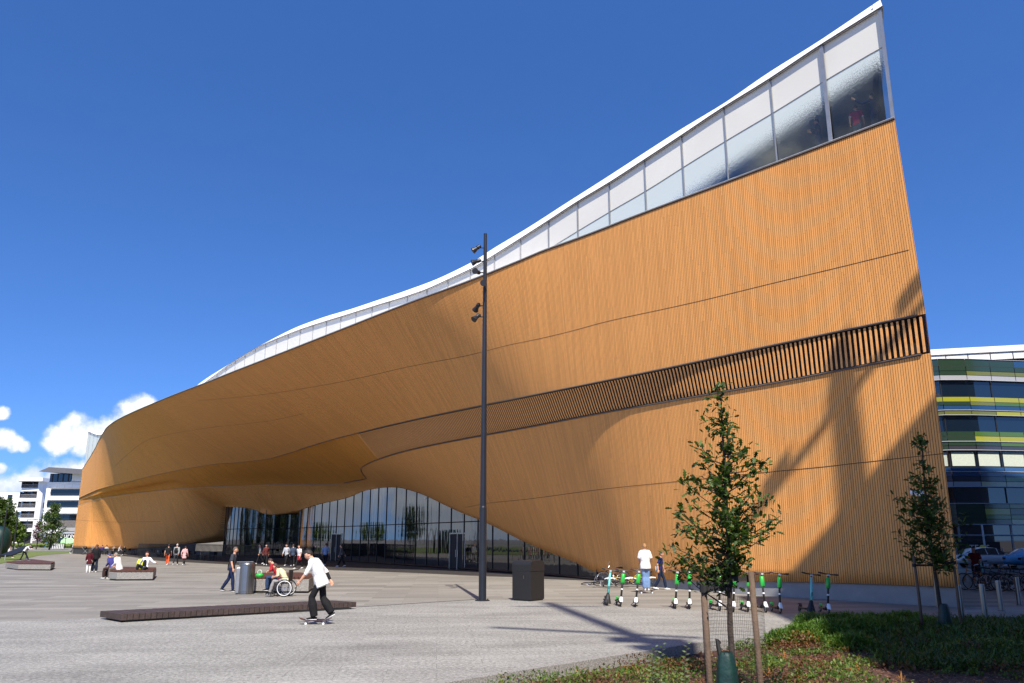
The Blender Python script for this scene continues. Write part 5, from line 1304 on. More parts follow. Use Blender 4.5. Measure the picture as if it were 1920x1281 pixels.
# sign and thin pole in front
p = D(1836, 1027, 70); sg = empty('office_sign', (p.x, 70, 0), label='dark sign reading TEOS in pale capitals beside a white pole', cat='sign')
mb = MB(); mb.box((-.05, 0, p.z), (3.6, .12, .95)); mb.build('board', 'sign_dark', sg)
mb = MB(); mb.tube([(-1.9, 0, -.2), (-1.9, 0, p.z + .7)], .05, 6); mb.tube([(1.9, 0, -.2), (1.9, 0, p.z)], .05, 6); mb.build('post', 'balcony_metal', sg)
text_obj('TEOS', .72, 'sign_white', sg, (.0, -.075, p.z - .05), (rad(90), 0, 0))
p = D(1841, 984, 66); q = G(1846, 1052)
fp = empty('flag_pole', (p.x, 66, 0), label='slim white pole standing before the office ground floor', cat='pole'); mb = MB(); mb.tube([(0, 0, -.1), (0, 0, p.z)], [.09, .06], 8); mb.build('pole', 'pole_white', fp)

# ------------------------------------------------------------------ cars
def car(colour, taxi, label, loc, rz):
    c = empty('parked_car', loc, rz, label, 'car')
    # side profile (y forward, z up), half width varies with height
    lower = [(-2.15, .35), (-2.2, .62), (-2.12, .92), (-1.2, .98), (.9, .95), (1.9, .80), (2.2, .60), (2.2, .32), (-2.15, .30)]
    mb = MB(); rows = []
    secs = [(-2.2, .5, .62, .78), (-2.12, .35, .92, .84), (-1.6, .30, .97, .88), (-.5, .30, .97, .90), (.8, .30, .95, .90), (1.4, .30, .90, .88), (1.9, .30, .80, .82), (2.2, .38, .62, .70)]
    for y, z0, z1, hw in secs:
        rows.append([(-hw * .94, y, z0), (-hw, y, (z0 + z1) / 2 - .05), (-hw * .97, y, z1 - .06), (-hw * .88, y, z1), (0, y, z1 + .02), (hw * .88, y, z1), (hw * .97, y, z1 - .06), (hw, y, (z0 + z1) / 2 - .05), (hw * .94, y, z0)])
    b0 = mb.grid(rows, True); mb.face([b0 + k for k in range(9)]); mb.face([b0 + 7 * 9 + k for k in range(9)][::-1]); body = mb.build('body', colour, c, smooth=True)
    mb = MB(); rows = []
    for y, z, hw in [(-1.75, .97, .74), (-1.25, 1.38, .60), (-.6, 1.48, .58), (.2, 1.47, .58), (.62, 1.34, .6), (1.3, .95, .74)]:
        rows.append([(-hw - .1 * 0, y, z - .02), (-hw * .9, y, z), (0, y, z + .03), (hw * .9, y, z), (hw, y, z - .02)])
    b0 = mb.grid(rows); mb.build('roof', colour, c, smooth=True)
    for sx in (-1, 1):
        mb = MB(); pts = [(-1.6, .98), (-1.2, 1.34), (-.6, 1.44), (.2, 1.43), (.6, 1.31), (1.15, .98)]
        b0 = len(mb.v); mb.v += [(sx * (.86 - .24 * (z - .98) / .46), y, z) for y, z in pts]; mb.face([b0 + k for k in range(6)]); mb.build('side_window', 'window_glass', c)
        mb = MB()
        for yy in (-.55, .35): mb.beam((sx * .868, yy, .98), (sx * .64, yy, 1.43), .05, .03, up=(1, 0, 0))
        mb.build('pillar', colour, c)
        mb = MB(); mb.box((sx * .98, .85, 1.0), (.18, .1, .13)); mb.build('mirror', colour, c, bevel=.02)
        for y in (-1.35, 1.35):
            wl = empty('wheel', (sx * .80, y, .32)); wl.parent = c; ax = Matrix.Rotation(rad(90), 3, 'Y')
            mb = MB(); mb.lathe([(.2, -.11), (.3, -.1), (.32, -.06), (.32, .06), (.3, .1), (.2, .11)], axis=ax, seg=20); mb.build('tyre', 'rubber', wl)
            mb = MB(); mb.lathe([(.05, -.115), (.2, -.1), (.2, .1), (.05, .115)], axis=ax, seg=14); mb.build('rim', 'galvanised', wl)
        mb = MB(); mb.box((sx * .62, 2.14, .62), (.3, .1, .12)); mb.build('headlight', 'lens', c, bevel=.02)
        mb = MB(); mb.box((sx * .66, -2.17, .75), (.22, .06, .14)); mb.build('tail_light', 'grip_red', c)
    if taxi: mb = MB(); mb.box((0, -.2, 1.58), (.42, .16, .14), taper=.8); mb.build('taxi_light', 'taxi_yellow', c, bevel=.02)
    return c
car('car_white', True, 'white taxi with yellow roof light parked before the office', Vector((D(1852, 1060, 63).x, 63, .01)), rad(-82))
car('car_blue', False, 'pale blue car cut by the right edge of the picture', Vector((D(1945, 1060, 60).x, 60, .01)), rad(-75))

# ------------------------------------------------------------------ white blocks on the far left
def slab_block(lab, y, uL, uR, vtop, floors, vb=1026):
    pass
# block A (right): white office with projecting grey roof; front face parallel to the picture, side face turning left
YA = 208; xA0, xA1 = D(76, 1000, YA).x, D(190, 1000, YA).x
def ZA(v): return D(100, v, YA).z
ba = empty('white_office', (D(100, 1000, YA).x, YA, 0), label='white office with ribbon windows and projecting grey roof left of the library', cat='building'); bx0 = ba.location.x
mb = MB(); mb.prism([(xA0 - bx0, 0), (xA1 - bx0, 0), (xA1 - bx0, 24), (xA0 - bx0 - 3.6, 24), (xA0 - bx0 - 3.6, 14)], 3.5, ZA(903)); mb.build('wall', 'render_white', ba)
mb = MB(); mb.prism([(D(85, 1000, YA).x - bx0, .4), (xA1 - bx0, .4), (xA1 - bx0, 22), (D(85, 1000, YA).x - bx0 - 2, 22)], -.3, 3.55); mb.build('ground_floor_wall', 'brick_grey', ba)
mb = MB(); mb.box(((D(85, 1000, YA).x + xA1) / 2 - bx0, -.1, (ZA(976) + ZA(988)) / 2), (xA1 - D(85, 1000, YA).x, .3, ZA(976) - ZA(988))); mb.build('brick_band', 'brick_grey', ba)
for (va, vb, u0, u1) in [(918, 929, 92, 160), (940, 951, 88, 160), (965, 977, 86, 160)]:
    x0_, x1_ = D(u0, 950, YA).x - bx0, xA1 - bx0; mb = MB(); mb.box(((x0_ + x1_) / 2, -.05, (ZA(va) + ZA(vb)) / 2), (x1_ - x0_, .2, ZA(va) - ZA(vb))); w_ = mb.build('ribbon_window', 'window_glass', ba)
    mb = MB(); mb.box(((x0_ + x1_) / 2, -.5, ZA(va) + .25), (x1_ - x0_, 1.0, .12)); mb.build('sun_shade', 'balcony_metal', ba)
    mb = MB()
    for k in range(10): mb.tube([(x0_ + k * 1.9, -1.0, ZA(va) + .3), (x0_ + k * 1.9, -1.0, ZA(va) + 1.3)], .03, 4)
    mb.tube([(x0_, -1.0, ZA(va) + 1.3), (x1_, -1.0, ZA(va) + 1.3)], .03, 4); mb.build('railing', 'balcony_metal', ba)
for (ua, ub, va, vb) in [(70, 76, 911, 930), (64, 69, 941, 952), (60, 66, 962, 976)]:
    x_ = D((ua + ub) / 2, va, YA + 6).x - bx0; mb = MB(); mb.box((xA0 - bx0 - 1.9, 8 if va < 930 else 6, (ZA(va) + ZA(vb)) / 2), (1.2, 3.4, (ZA(va) - ZA(vb))), Matrix.Rotation(rad(-14), 3, 'Z')); mb.build('window', 'window_glass', ba)
# penthouse and roof
px0, px1 = D(93, 900, YA).x - bx0, D(133, 900, YA).x - bx0
mb = MB(); mb.box(((px0 + px1) / 2, 3, (ZA(888) + ZA(904)) / 2), (px1 - px0, 6, ZA(888) - ZA(904))); mb.build('penthouse_glass', 'blue_glass', ba)
mb = MB(); mb.box(((px1 + xA1 - bx0) / 2 + .2, 3, (ZA(885) + ZA(904)) / 2), (xA1 - bx0 - px1, 6, ZA(885) - ZA(904))); mb.build('penthouse_wall', 'render_white', ba)
mb = MB()
for k in range(4): mb.box((px0 + (px1 - px0) * (k + .5) / 4, -.05, (ZA(888) + ZA(904)) / 2), (.25, .15, ZA(888) - ZA(904)))
mb.build('penthouse_frame', 'black_metal', ba)
rx0, rx1 = D(68, 885, YA - 4).x - bx0, xA1 - bx0; mb = MB()
mb.v += [(rx0, -3, ZA(886)), (rx1, -3, ZA(893.5)), (rx1, 14, ZA(893.5) + 1), (rx0, 12, ZA(886) + .4), (rx0 + 2.6, -3.3, ZA(878)), (rx1, -3.3, ZA(884)), (rx1, 14, ZA(884) + .5), (rx0 + 2.6, 12, ZA(878) + .4)]
for q in ((0, 3, 2, 1), (4, 5, 6, 7), (0, 1, 5, 4), (1, 2, 6, 5), (2, 3, 7, 6), (3, 0, 4, 7)): mb.face(q)
mb.build('roof', 'roof_grey', ba)
# shop window with lettering
mb = MB(); mb.box(((D(110, 1000, YA).x + xA1) / 2 - bx0, .3, 2.0), (xA1 - D(110, 1000, YA).x, .3, 3.4)); mb.build('shop_window', 'window_glass', ba)
mb = MB(); mb.box(((D(110, 1000, YA).x + xA1) / 2 - bx0, -.1, ZA(993)), (xA1 - D(110, 1000, YA).x, .3, .9)); mb.build('canopy', 'render_grey', ba)
text_obj('Burger', 1.7, 'sign_white', ba, (D(131.5, 1003, YA).x - bx0, -.3, ZA(1004.5)), (rad(90), 0, 0), name='shop_lettering')
mb = MB(); mb.ball((D(127, 1000, YA).x - bx0, -.1, ZA(1017)), (1.5, .12, 1.1), 14, 8); mb.ball((D(134, 1000, YA).x - bx0, -.1, ZA(1016)), (1.2, .12, .9), 14, 8); mb.build('window_graphic', 'sign_green', ba)
# block B: apartments with balconies
YB = 232; bbk = empty('apartment_block', (D(40, 1000, YB).x, YB, 0), label='white apartment block with stacked balconies at the far left', cat='building'); ox = bbk.location.x
def XB(u): return D(u, 1000, YB).x - ox
def ZB(v): return D(40, v, YB).z
mb = MB(); mb.prism([(XB(22), 3), (XB(62), 1), (XB(62), 20), (XB(18), 20)], -.3, ZB(897)); mb.build('wall', 'dark_room', bbk)
for i, (vt, vb) in enumerate([(915, 921), (934, 940), (952, 958), (971, 977), (990, 997)]):
    mb = MB(); mb.prism([(XB(19 - i), 4), (XB(31 - i * .8), -.5), (XB(62), 0), (XB(62), 6), (XB(18), 8)], ZB(vb), ZB(vt)); mb.build('balcony_slab', 'render_white', bbk)
    mb = MB(); mb.prism([(XB(18 - i), 4.1), (XB(30 - i * .8), -.6), (XB(31 - i * .8), -.5), (XB(20 - i), 4.3)], ZB(vt), ZB(vt) + 1.7); mb.build('glass_screen', 'blue_glass', bbk)
    mb = MB(); x0_, x1_ = XB(31 - i), XB(59)
    for k in range(24): mb.tube([(x0_ + (x1_ - x0_) * k / 23, -.4, ZB(vt)), (x0_ + (x1_ - x0_) * k / 23, -.4, ZB(vt) + 1.0)], .03, 4, False)
    mb.tube([(x0_, -.4, ZB(vt) + 1.0), (x1_, -.4, ZB(vt) + 1.0)], .04, 4); mb.build('railing', 'balcony_metal', bbk)
    mb = MB()
    for k in range(5): mb.box((XB(36 + k * 5.2), 2.0, ZB(vt) + 1.4), (.9, .1, 2.4))
    mb.build('window', 'blue_glass', bbk)
    mb = MB(); mb.prism([(XB(60), -.2), (XB(66), 1), (XB(66), 14), (XB(60), 14)], -.3, ZB(900)); 
mb.build('stair_tower', 'render_white', bbk)
mb = MB(); mb.prism([(XB(21), 0), (XB(32), -2.5), (XB(72), -1.5), (XB(72), 14), (XB(21), 14)], ZB(903), ZB(896.5)); mb.build('roof', 'render_white', bbk)
# block C behind at the edge
YC = 260; bc = empty('apartment_block', (D(6, 1000, YC).x, YC, 0), label='distant white apartment house cut by the left edge', cat='building'); ox = bc.location.x
mb = MB(); mb.box((0, 5, D(6, 924, YC).z / 2), (D(17, 1000, YC).x - D(-40, 1000, YC).x, 10, D(6, 924, YC).z)); mb.build('wall', 'render_white', bc)
for k in range(3): mb = MB(); mb.box((D(9.5, 1000, YC).x - ox, -.1, D(6, 934 + k * 20, YC).z), (1.4, .3, 2.0)); mb.build('window', 'window_glass', bc)
# distant tree line and houses behind, closing the horizon
random.seed(120)
# hedge and planters at the plaza end
hd = empty('hedge', (D(78, 1024, 203).x, 203, 0), label='low clipped yellow green hedge along the end of the plaza', cat='hedge')
mb = MB(); 
for k in range(60):
    mb.ball((-16 + k * .62, random.uniform(-.3, .3), random.uniform(.5, .9)), (random.uniform(.5, .8), .7, random.uniform(.4, .6)), 6, 4)
mb.build('foliage', 'hedge_green', hd)
p = G(67, 1027); pn = empty('planter_box', p, label='dark square planter at the end of the plaza under the maroon tree', cat='planter')
mb = MB(); mb.box((0, 1, .85), (2.2, 2, 1.7)); mb.build('box', 'brick_grey', pn); mb = MB(); mb.box((-.2, -.3, .12), (.8, .5, .24)); mb.build('step', 'kerb_stone', pn)
p = G(87, 1027.5); bn = empty('recycling_bin', p, label='pale blue recycling container beside the blue frame', cat='recycling bin')
mb = MB(); mb.box((0, .8, .65), (1.3, 1.2, 1.3), taper=.86); mb.build('body', 'bin_blue', bn, bevel=.05); mb = MB(); mb.ball((0, .8, 1.28), (.62, .58, .2), 10, 6); mb.build('lid', 'white_plastic', bn)
p = G(99, 1027); fr_ = empty('bike_shelter', p, label='dark blue open metal frame shelter behind the white bollards', cat='shelter')
for x in (-1.7, 1.7):
    for y in (0, 2): mb = MB(); mb.tube([(x, y, 0), (x, y, 2.4)], .08, 6); mb.build('post', 'frame_blue', fr_)
mb = MB(); mb.box((0, 1, 2.45), (3.8, 2.4, .12)); mb.build('roof', 'frame_blue', fr_); mb = MB(); mb.box((-.7, 2, 1.2), (1.8, .05, 1.9)); mb.build('panel', 'frame_blue', fr_)
wb = empty('white_bollard', (0, 0, 0)); k = MB(); k.tube([(0, 0, 0), (0, 0, 1.05)], .10, 8); k.build('post', 'pole_white', wb); k = MB(); k.tube([(0, 0, .82), (0, 0, .9)], .105, 8); k.build('stripe', 'balcony_metal', wb)
for i in range(7):
    o = wb if i == 0 else copy_tree(wb); o.location = G(98.5 + i * 3.2, 1028.6); tag(o, ['white bollard at the left end of the row of seven at the plaza end', 'white bollard, second of seven from the left', 'white bollard, third of seven from the left', 'white bollard in the middle of the row of seven', 'white bollard, third of seven from the right', 'white bollard, second of seven from the right', 'white bollard at the right end of the row of seven'][i], 'bollard', 'white bollards at the plaza end')
# lamp posts on the left
for i, (u, Y, vt, arm, lab) in enumerate([(3.5, 92, 951, 1, 'black lamp post with arm nearest the left edge'), (26, 108, 965, 0, 'tall plain black lamp post, second from the left edge'), (12.5, 150, 958, 0, 'thin dark post between the first two lamp posts'), (45.5, 150, 974, 1, 'slim lamp post with short arm before the stair tower'), (122, 190, 1010, 0, 'slim dark post left of the timber corner')]):
    bz = Vector((D(u, 1020, Y).x, Y, 0)); h = D(u, vt, Y).z; lp = empty('lamp_post', bz, label=lab, cat='lamp post')
    k = MB(); k.tube([(0, 0, 0), (0, 0, h)], [.11 if i < 2 else .08, .06], 8); k.build('pole', 'black_metal', lp)
    if arm: k = MB(); k.tube([(0, 0, h), (1.4, 0, h + .02)], .045, 6); k.box((1.5, 0, h - .02), (.6, .2, .08)); k.build('lamp_head', 'black_metal', lp)
    else: k = MB(); k.box((0, 0, h + .05), (.4, .25, .12)); k.build('lamp_head', 'black_metal', lp)
# leaning black advertising board and green canopy at the edge
p = G(8, 1036); kb = empty('green_kiosk', Vector((D(-4, 1020, 100).x, 100, 0)), label='rounded dark green kiosk cut by the left edge', cat='kiosk')
k = MB(); k.lathe([(1.3, 0), (1.35, 2.2), (1.2, 3.0), (.7, 3.5), (.1, 3.6)], seg=16); k.build('body', 'bag_green', kb, smooth=True)
# ------------------------------------------------------------------ people
DG = bpy.context
def cloth(c):
    n_ = 'cloth_%d_%d_%d' % tuple(int(x * 255) for x in c)
    if n_ not in MATS: P(n_, c, .85, var=.16, scale=7, bump=.5, bscale=22, spec=.2)
    return n_
def hairmat(c):
    n_ = 'hair_%d_%d_%d' % tuple(int(x * 255) for x in c)
    if n_ not in MATS: P(n_, c, .6, var=.4, scale=30, bump=.6, bscale=60)
    return n_
def fuse(mb, voxel, sm=3):
    """merge overlapping volumes into one continuous surface"""
    me = mb.mesh('tmp', [], fix=True); o = bpy.data.objects.new('tmp', me); COL.objects.link(o)
    md = o.modifiers.new('r', 'REMESH'); md.mode = 'VOXEL'; md.voxel_size = voxel; md.use_smooth_shade = True
    m2 = o.modifiers.new('s', 'SMOOTH'); m2.iterations = sm; m2.factor = .5
    dg = bpy.context.evaluated_depsgraph_get(); out = bpy.data.meshes.new_from_object(o.evaluated_get(dg)); bpy.data.objects.remove(o); return out
def obj_from(me, name, matn, parent, extra=None):
    """extra: MB joined in with its own materials"""
    me.materials.clear(); me.materials.append(mat(matn))
    if extra is not None:
        bm = bmesh.new(); bm.from_mesh(me)
        for mb, mname in extra:
            me.materials.append(mat(mname)); idx = len(me.materials) - 1; vs = [bm.verts.new(v) for v in mb.v]
            for f in mb.f:
                try: nf = bm.faces.new([vs[i] for i in f]); nf.material_index = idx if mname != matn else 0; nf.smooth = True
                except ValueError: pass
        bm.to_mesh(me); bm.free()
    me.name = name; o = bpy.data.objects.new(name, me); COL.objects.link(o); o.parent = parent; return o
V = Vector
def base_pose(kind, ph=0.0):
    if kind == 'sit':
        J = dict(P=V((0, 0, .57)), C=V((0, .03, .86)), N=V((0, .07, 1.07)), H=V((0, .12, 1.24)),
                 KL=V((-.12, .43, .52)), KR=V((.12, .43, .52)), AL=V((-.12, .42, .09)), AR=V((.12, .44, .09)),
                 EL=V((-.25, .10, .82)), ER=V((.25, .10, .82)), WL=V((-.13, .32, .66)), WR=V((.13, .32, .66)))
    elif kind == 'walk':
        s_ = 1 if ph >= 0 else -1
        J = dict(P=V((0, 0, .92)), C=V((0, .03, 1.22)), N=V((0, .06, 1.45)), H=V((0, .10, 1.61)),
                 KL=V((-.09, .16 * s_ + .06, .50)), KR=V((.09, -.08 * s_ + .06, .49)), AL=V((-.08, .30 * s_, .10 if s_ > 0 else .14)), AR=V((.08, -.30 * s_, .14 if s_ > 0 else .10)),
                 EL=V((-.24, -.10 * s_, 1.14)), ER=V((.24, .08 * s_, 1.14)), WL=V((-.25, -.13 * s_ + .05, .89)), WR=V((.25, .20 * s_, .92)))
    else:
        J = dict(P=V((0, 0, .93)), C=V((0, .0, 1.23)), N=V((0, .02, 1.46)), H=V((0, .05, 1.62)),
                 KL=V((-.10, .03, .5)), KR=V((.10, .02, .5)), AL=V((-.11, -.02, .08)), AR=V((.11, -.01, .08)),
                 EL=V((-.24, -.03, 1.14)), ER=V((.24, -.03, 1.14)), WL=V((-.25, .05, .89)), WR=V((.25, .05, .89)))
    return J
def headfn(p):
    x, y, z = p
    if z < 0: x *= 1 - .30 * (-z) ** 1.4; y = y * (1 - .16 * (-z) ** 2) + .05 * (-z)
    if y > .3: y += .20 * math.exp(-((x / .15) ** 2 + ((z + .12) / .20) ** 2)); y -= .06 * (math.exp(-(((abs(x) - .36) / .16) ** 2 + ((z - .10) / .12) ** 2)))
    if y < 0: y *= 1.08
    return V((x, y, z))
def person(label, loc, yaw, kind='stand', ph=0.0, h=1.75, top=(.1, .1, .1), sleeve='short', pants=(.03, .05, .12), legs='long', shoes=(.7, .7, .7), hair=(.05, .03, .02), style='short',
           pose=None, head=(0, 0), skirt=None, coat=None, group=None, vox=.020, bag=None, cuff=None, glasses=False, loose=0.0, toes=None, hood=None):
    J = base_pose(kind, ph)
    if pose: J.update({k: V(v) for k, v in pose.items()})
    r = empty('person', loc, yaw, label, 'person', group); k = h / 1.75; r.scale = (k, k, k)
    up = (J['N'] - J['P']).normalized(); side = V((1, 0, 0)); 
    if 'side' in J: side = J['side'].normalized()
    SLv, SRv = J.get('SL', J['N'] - side * .18 - up * .055), J.get('SR', J['N'] + side * .18 - up * .055)
    HL, HR = J['P'] - side * .09 - up * .02, J['P'] + side * .09 - up * .02
    wst = J['P'] + (J['C'] - J['P']) * .45
    def torso(mb, g, hem=0.0, flare=0.0):
        pts = [J['P'] - up * (.05 + hem), J['P'] + up * .02, wst, J['C'], J['C'] + (J['N'] - J['C']) * .62, J['N'] - up * .015]
        rr = [(.15 + g + flare, .10 + g + flare), (.165 + g, .115 + g), (.138 + g, .10 + g), (.162 + g, .115 + g), (.160 + g, .10 + g), (.07 + g, .062 + g)]
        mb.tube(pts, rr, 14, True, ref=tuple(side))
        for S_ in (SLv, SRv): mb.tube([J['N'] - up * .05, S_], [.062 + g, .058 + g], 8)
    def arm(mb, S_, E_, W_, g, frac=1.0, loosen=0.0):
        if frac <= .5: mid = S_ + (E_ - S_) * (frac * 2); mb.tube([S_, S_ + (mid - S_) * .4, mid], [.056 + g, .053 + g + loosen * .6, .045 + g + loosen], 10)
        else:
            mid = E_ + (W_ - E_) * (frac * 2 - 1); mb.tube([S_, (S_ + E_) / 2, E_, (E_ + mid) / 2, mid], [.056 + g, .047 + g, .040 + g, .038 + g, .027 + g + loosen * .5], 10)
        mb.ball(S_, .056 + g, 8, 6)
    def leg(mb, H_, K_, A_, g, frac=1.0, lo=0.0):
        if frac < .75: m_ = K_ + (A_ - K_) * (frac - .5) * 2 if frac > .5 else H_ + (K_ - H_) * frac * 2; mb.tube([H_, (H_ + K_) / 2, K_, m_], [.085 + g, .075 + g + lo * .5, .056 + g + lo, .052 + g + lo], 12)
        else: mb.tube([H_, (H_ + K_) / 2, K_, K_ + (A_ - K_) * .35, A_ + (K_ - A_) * .1, A_], [.088 + g, .074 + g, .053 + g + lo * .5, .054 + g + lo, .040 + g + lo, .038 + g + lo], 12)
        mb.ball(H_, .09 + g, 8, 6)
    # --- body: one continuous fused surface, with face details and separate fingers joined to the palms
    mb = MB(); torso(mb, -.012); hp = Matrix.Rotation(head[1], 3, 'Z') @ Matrix.Rotation(head[0], 3, 'X'); Hc = J['H']
    mb.tube([J['N'] - up * .06, J['N'] + (Hc - J['N']) * .5, Hc - V((0, 0, .03))], [.062, .054, .05], 10)
    for a, c, d in ((SLv, J['EL'], J['WL']), (SRv, J['ER'], J['WR'])): arm(mb, a, c, d, 0)
    for a, c, d in ((HL, J['KL'], J['AL']), (HR, J['KR'], J['AR'])): leg(mb, a, c, d, -.008)
    mb.ball(Hc, (.078, .094, .118), 16, 12, hp, headfn)
    for sg in (-1, 1): mb.ball(Hc + hp @ V((sg * .076, -.006, -.005)), (.014, .022, .032), 6, 5, hp)
    palms = MB(); fing = MB()
    for S_, E_, W_, sg in ((SLv, J['EL'], J['WL'], -1), (SRv, J['ER'], J['WR'], 1)):
        d = (W_ - E_).normalized(); inw = (side * -sg - d * (side * -sg).dot(d)).normalized(); fw = d.cross(inw) * sg
        if fw.dot(V((0, 1, 0))) < 0 and kind != 'sit': fw = -fw
        pc = W_ + d * .045; mb.tube([W_ - d * .01, W_ + d * .03, W_ + d * .085], [(.018, .026), (.017, .040), (.014, .040)], 8, True, ref=tuple(inw))
        for i, ln in enumerate((.068, .078, .073, .058)):
            b_ = W_ + d * .08 + fw * (.030 - .020 * i); m_ = b_ + d * ln * .5 + inw * .010; t__ = b_ + d * ln * .88 + inw * (.030 + .004 * i)
            fing.tube([b_ - d * .015, m_, t__], [.0095, .0088, .0065], 5)
        b_ = W_ + d * .022 + fw * .03; fing.tube([b_, b_ + fw * .026 + d * .026 + inw * .006, b_ + fw * .030 + d * .058 + inw * .018], [.012, .0105, .008], 5)
    eyes = MB(); lips = MB()
    for sg in (-1, 1):
        eyes.ball(Hc + hp @ V((sg * .029, .080, .012)), (.011, .008, .007), 6, 5, hp); eyes.tube([Hc + hp @ V((sg * .017, .090, .030)), Hc + hp @ V((sg * .046, .080, .030))], .0035, 4)
    lips.ball(Hc + hp @ V((0, .088, -.060)), (.024, .008, .007), 8, 4, hp)
    obj_from(fuse(mb, vox * .8, 1), 'body', 'skin', r, [(fing, 'skin'), (eyes, 'eye_dark'), (lips, 'lip')])
    # --- hair
    if style != 'bald':
        mb = MB(); lng = style in ('long', 'bob')
        def hf(p):
            q = headfn(p); f = 1.0
            return q
        rows = []; nu, nv = 18, 10
        for i in range(nv + 1):
            phh = -math.pi / 2 * (.35 if style == 'short' else .6) + (math.pi / 2 * (1.35 if style == 'short' else 1.6)) * i / nv; row = []
            for j in range(nu):
                th = 2 * math.pi * j / nu; p = V((math.cos(phh) * math.cos(th), math.cos(phh) * math.sin(th), math.sin(phh)))
                q = headfn(p); gk = 1.10
                if p.y > .25 and p.z < .42: gk = .80       # open face
                elif style == 'short' and p.z < (.05 if p.y > -.35 else -.35): gk = .9
                nzv = .035 * noise.noise(V((p.x * 3, p.y * 3, p.z * 3 + h * 5)))
                row.append(Hc + hp @ V((q.x * .078 * (gk + nzv), q.y * .094 * (gk + nzv) - .004, q.z * .118 * (gk + nzv) + .006)))
            rows.append(row)
        b0 = mb.grid(rows, True); mb.face([b0 + j for j in range(nu)][::-1])
        if style == 'long': mb.tube([Hc + hp @ V((0, -.06, .02)), Hc + hp @ V((0, -.085, -.10)), J['N'] - up * .10 + V((0, -.085, 0))], [(.075, .045), (.085, .04), (.06, .02)], 10)
        if style == 'bun': mb.ball(Hc + hp @ V((0, -.10, .06)), .045, 8, 6)
        mb.build('hair', hairmat(hair), r, smooth=True)
    # --- clothes
    mb = MB(); torso(mb, .014 + loose, .06 + loose, loose * .6); fr = {'short': .42 + loose, 'long': .97, 'half': .62, 'none': .1}[sleeve]
    for a, c, d in ((SLv, J['EL'], J['WL']), (SRv, J['ER'], J['WR'])): arm(mb, a, c, d, .014, fr, loose * .5 + .006)
    me = fuse(mb, vox, 3)
    for v_ in me.vertices:
        n3 = noise.noise(v_.co * 9 + V((h * 7, 0, 0))); v_.co += V((n3, noise.noise(v_.co * 9 + V((3, h, 9))), 0)) * .008
    obj_from(me, 'shirt' if coat is None else 'jacket', cloth(top), r)
    if cuff is not None:
        mb = MB()
        for (a, c, d), f1 in (((SLv, J['EL'], J['WL']), cuff[1]), ((SRv, J['ER'], J['WR']), cuff[2])):
            if f1: arm(mb, a, c, d, .006, f1, .004)
        mb.tube([J['N'] - up * .02, J['N'] + up * .035], [.072, .068], 10); obj_from(fuse(mb, vox, 1), 'undershirt', cloth(cuff[0]), r)
    if coat is not None and coat != True:
        mb = MB(); mb.tube([wst + V((0, .1, -.1)), J['C'] + V((0, .115, .0)), J['N'] + V((0, .07, -.04))], [(.12, .05), (.11, .045), (.06, .03)], 10, True, ref=tuple(side)); obj_from(fuse(mb, vox, 1), 'shirt', cloth(coat), r)
    if skirt:
        mb = MB(); mb.tube([J['P'] + up * .10, J['P'] - up * .02, J['P'] - V((0, 0, .30))], [(.145, .115), (.175, .14), (.21, .17)], 14, True, ref=tuple(side)); obj_from(fuse(mb, vox, 2), 'skirt', cloth(skirt), r)
    mb = MB(); pf_ = {'long': 1.0, 'short': .52, 'half': .66}[legs]; lo = .012 + loose * .8
    mb.tube([J['P'] + up * .09, J['P'], J['P'] - up * .07], [(.145, .108), (.170, .122), (.14, .10)], 12, True, ref=tuple(side))
    for a, c, d in ((HL, J['KL'], J['AL']), (HR, J['KR'], J['AR'])): leg(mb, a, c, d, .010, pf_, lo)
    me = fuse(mb, vox, 3)
    for v_ in me.vertices: n3 = noise.noise(v_.co * 8 + V((h * 3, 1, 0))); v_.co += V((n3, noise.noise(v_.co * 8 + V((3, h, 2))), 0)) * .007
    obj_from(me, 'trousers' if legs == 'long' else 'shorts', cloth(pants), r)
    # --- shoes
    for nm, A_, K_ in (('L', J['AL'], J['KL']), ('R', J['AR'], J['KR'])):
        tv = None if toes is None else toes.get(nm)
        if tv is None:
            dz = A_.z - .08; tv = V((0, 1, -min(.9, max(0, dz) * 3.0))) if dz > .02 and kind == 'walk' and A_.y < 0 else V((0, 1, 0))
        tv = V(tv).normalized(); sdv = V((1, 0, 0)); upv = sdv.cross(tv).normalized()
        heel = A_ - tv * .065 - upv * .045; mb = MB()
        mb.tube([heel, A_ - upv * .035, A_ + tv * .08 - upv * .048, A_ + tv * .155 - upv * .055, A_ + tv * .19 - upv * .06], [(.032, .032), (.038, .044), (.043, .032), (.042, .024), (.022, .012)], 8, True, ref=(1, 0, 0))
        sh = mb.build('shoe', cloth(shoes), r, smooth=True)
        mb = MB(); mb.tube([heel - upv * .022, A_ + tv * .06 - upv * .07, A_ + tv * .195 - upv * .070], [(.034, .012), (.046, .012), (.03, .010)], 8, True, ref=(1, 0, 0)); mb.build('sole', 'white_plastic', sh, smooth=True)
    if glasses:
        mb = MB()
        for sg in (-1, 1): mb.ball(Hc + hp @ V((sg * .032, .092, .010)), (.024, .006, .016), 8, 5, hp); mb.tube([Hc + hp @ V((sg * .055, .088, .014)), Hc + hp @ V((sg * .082, .0, .014))], .003, 4)
        mb.build('sunglasses', 'black_paint', r)
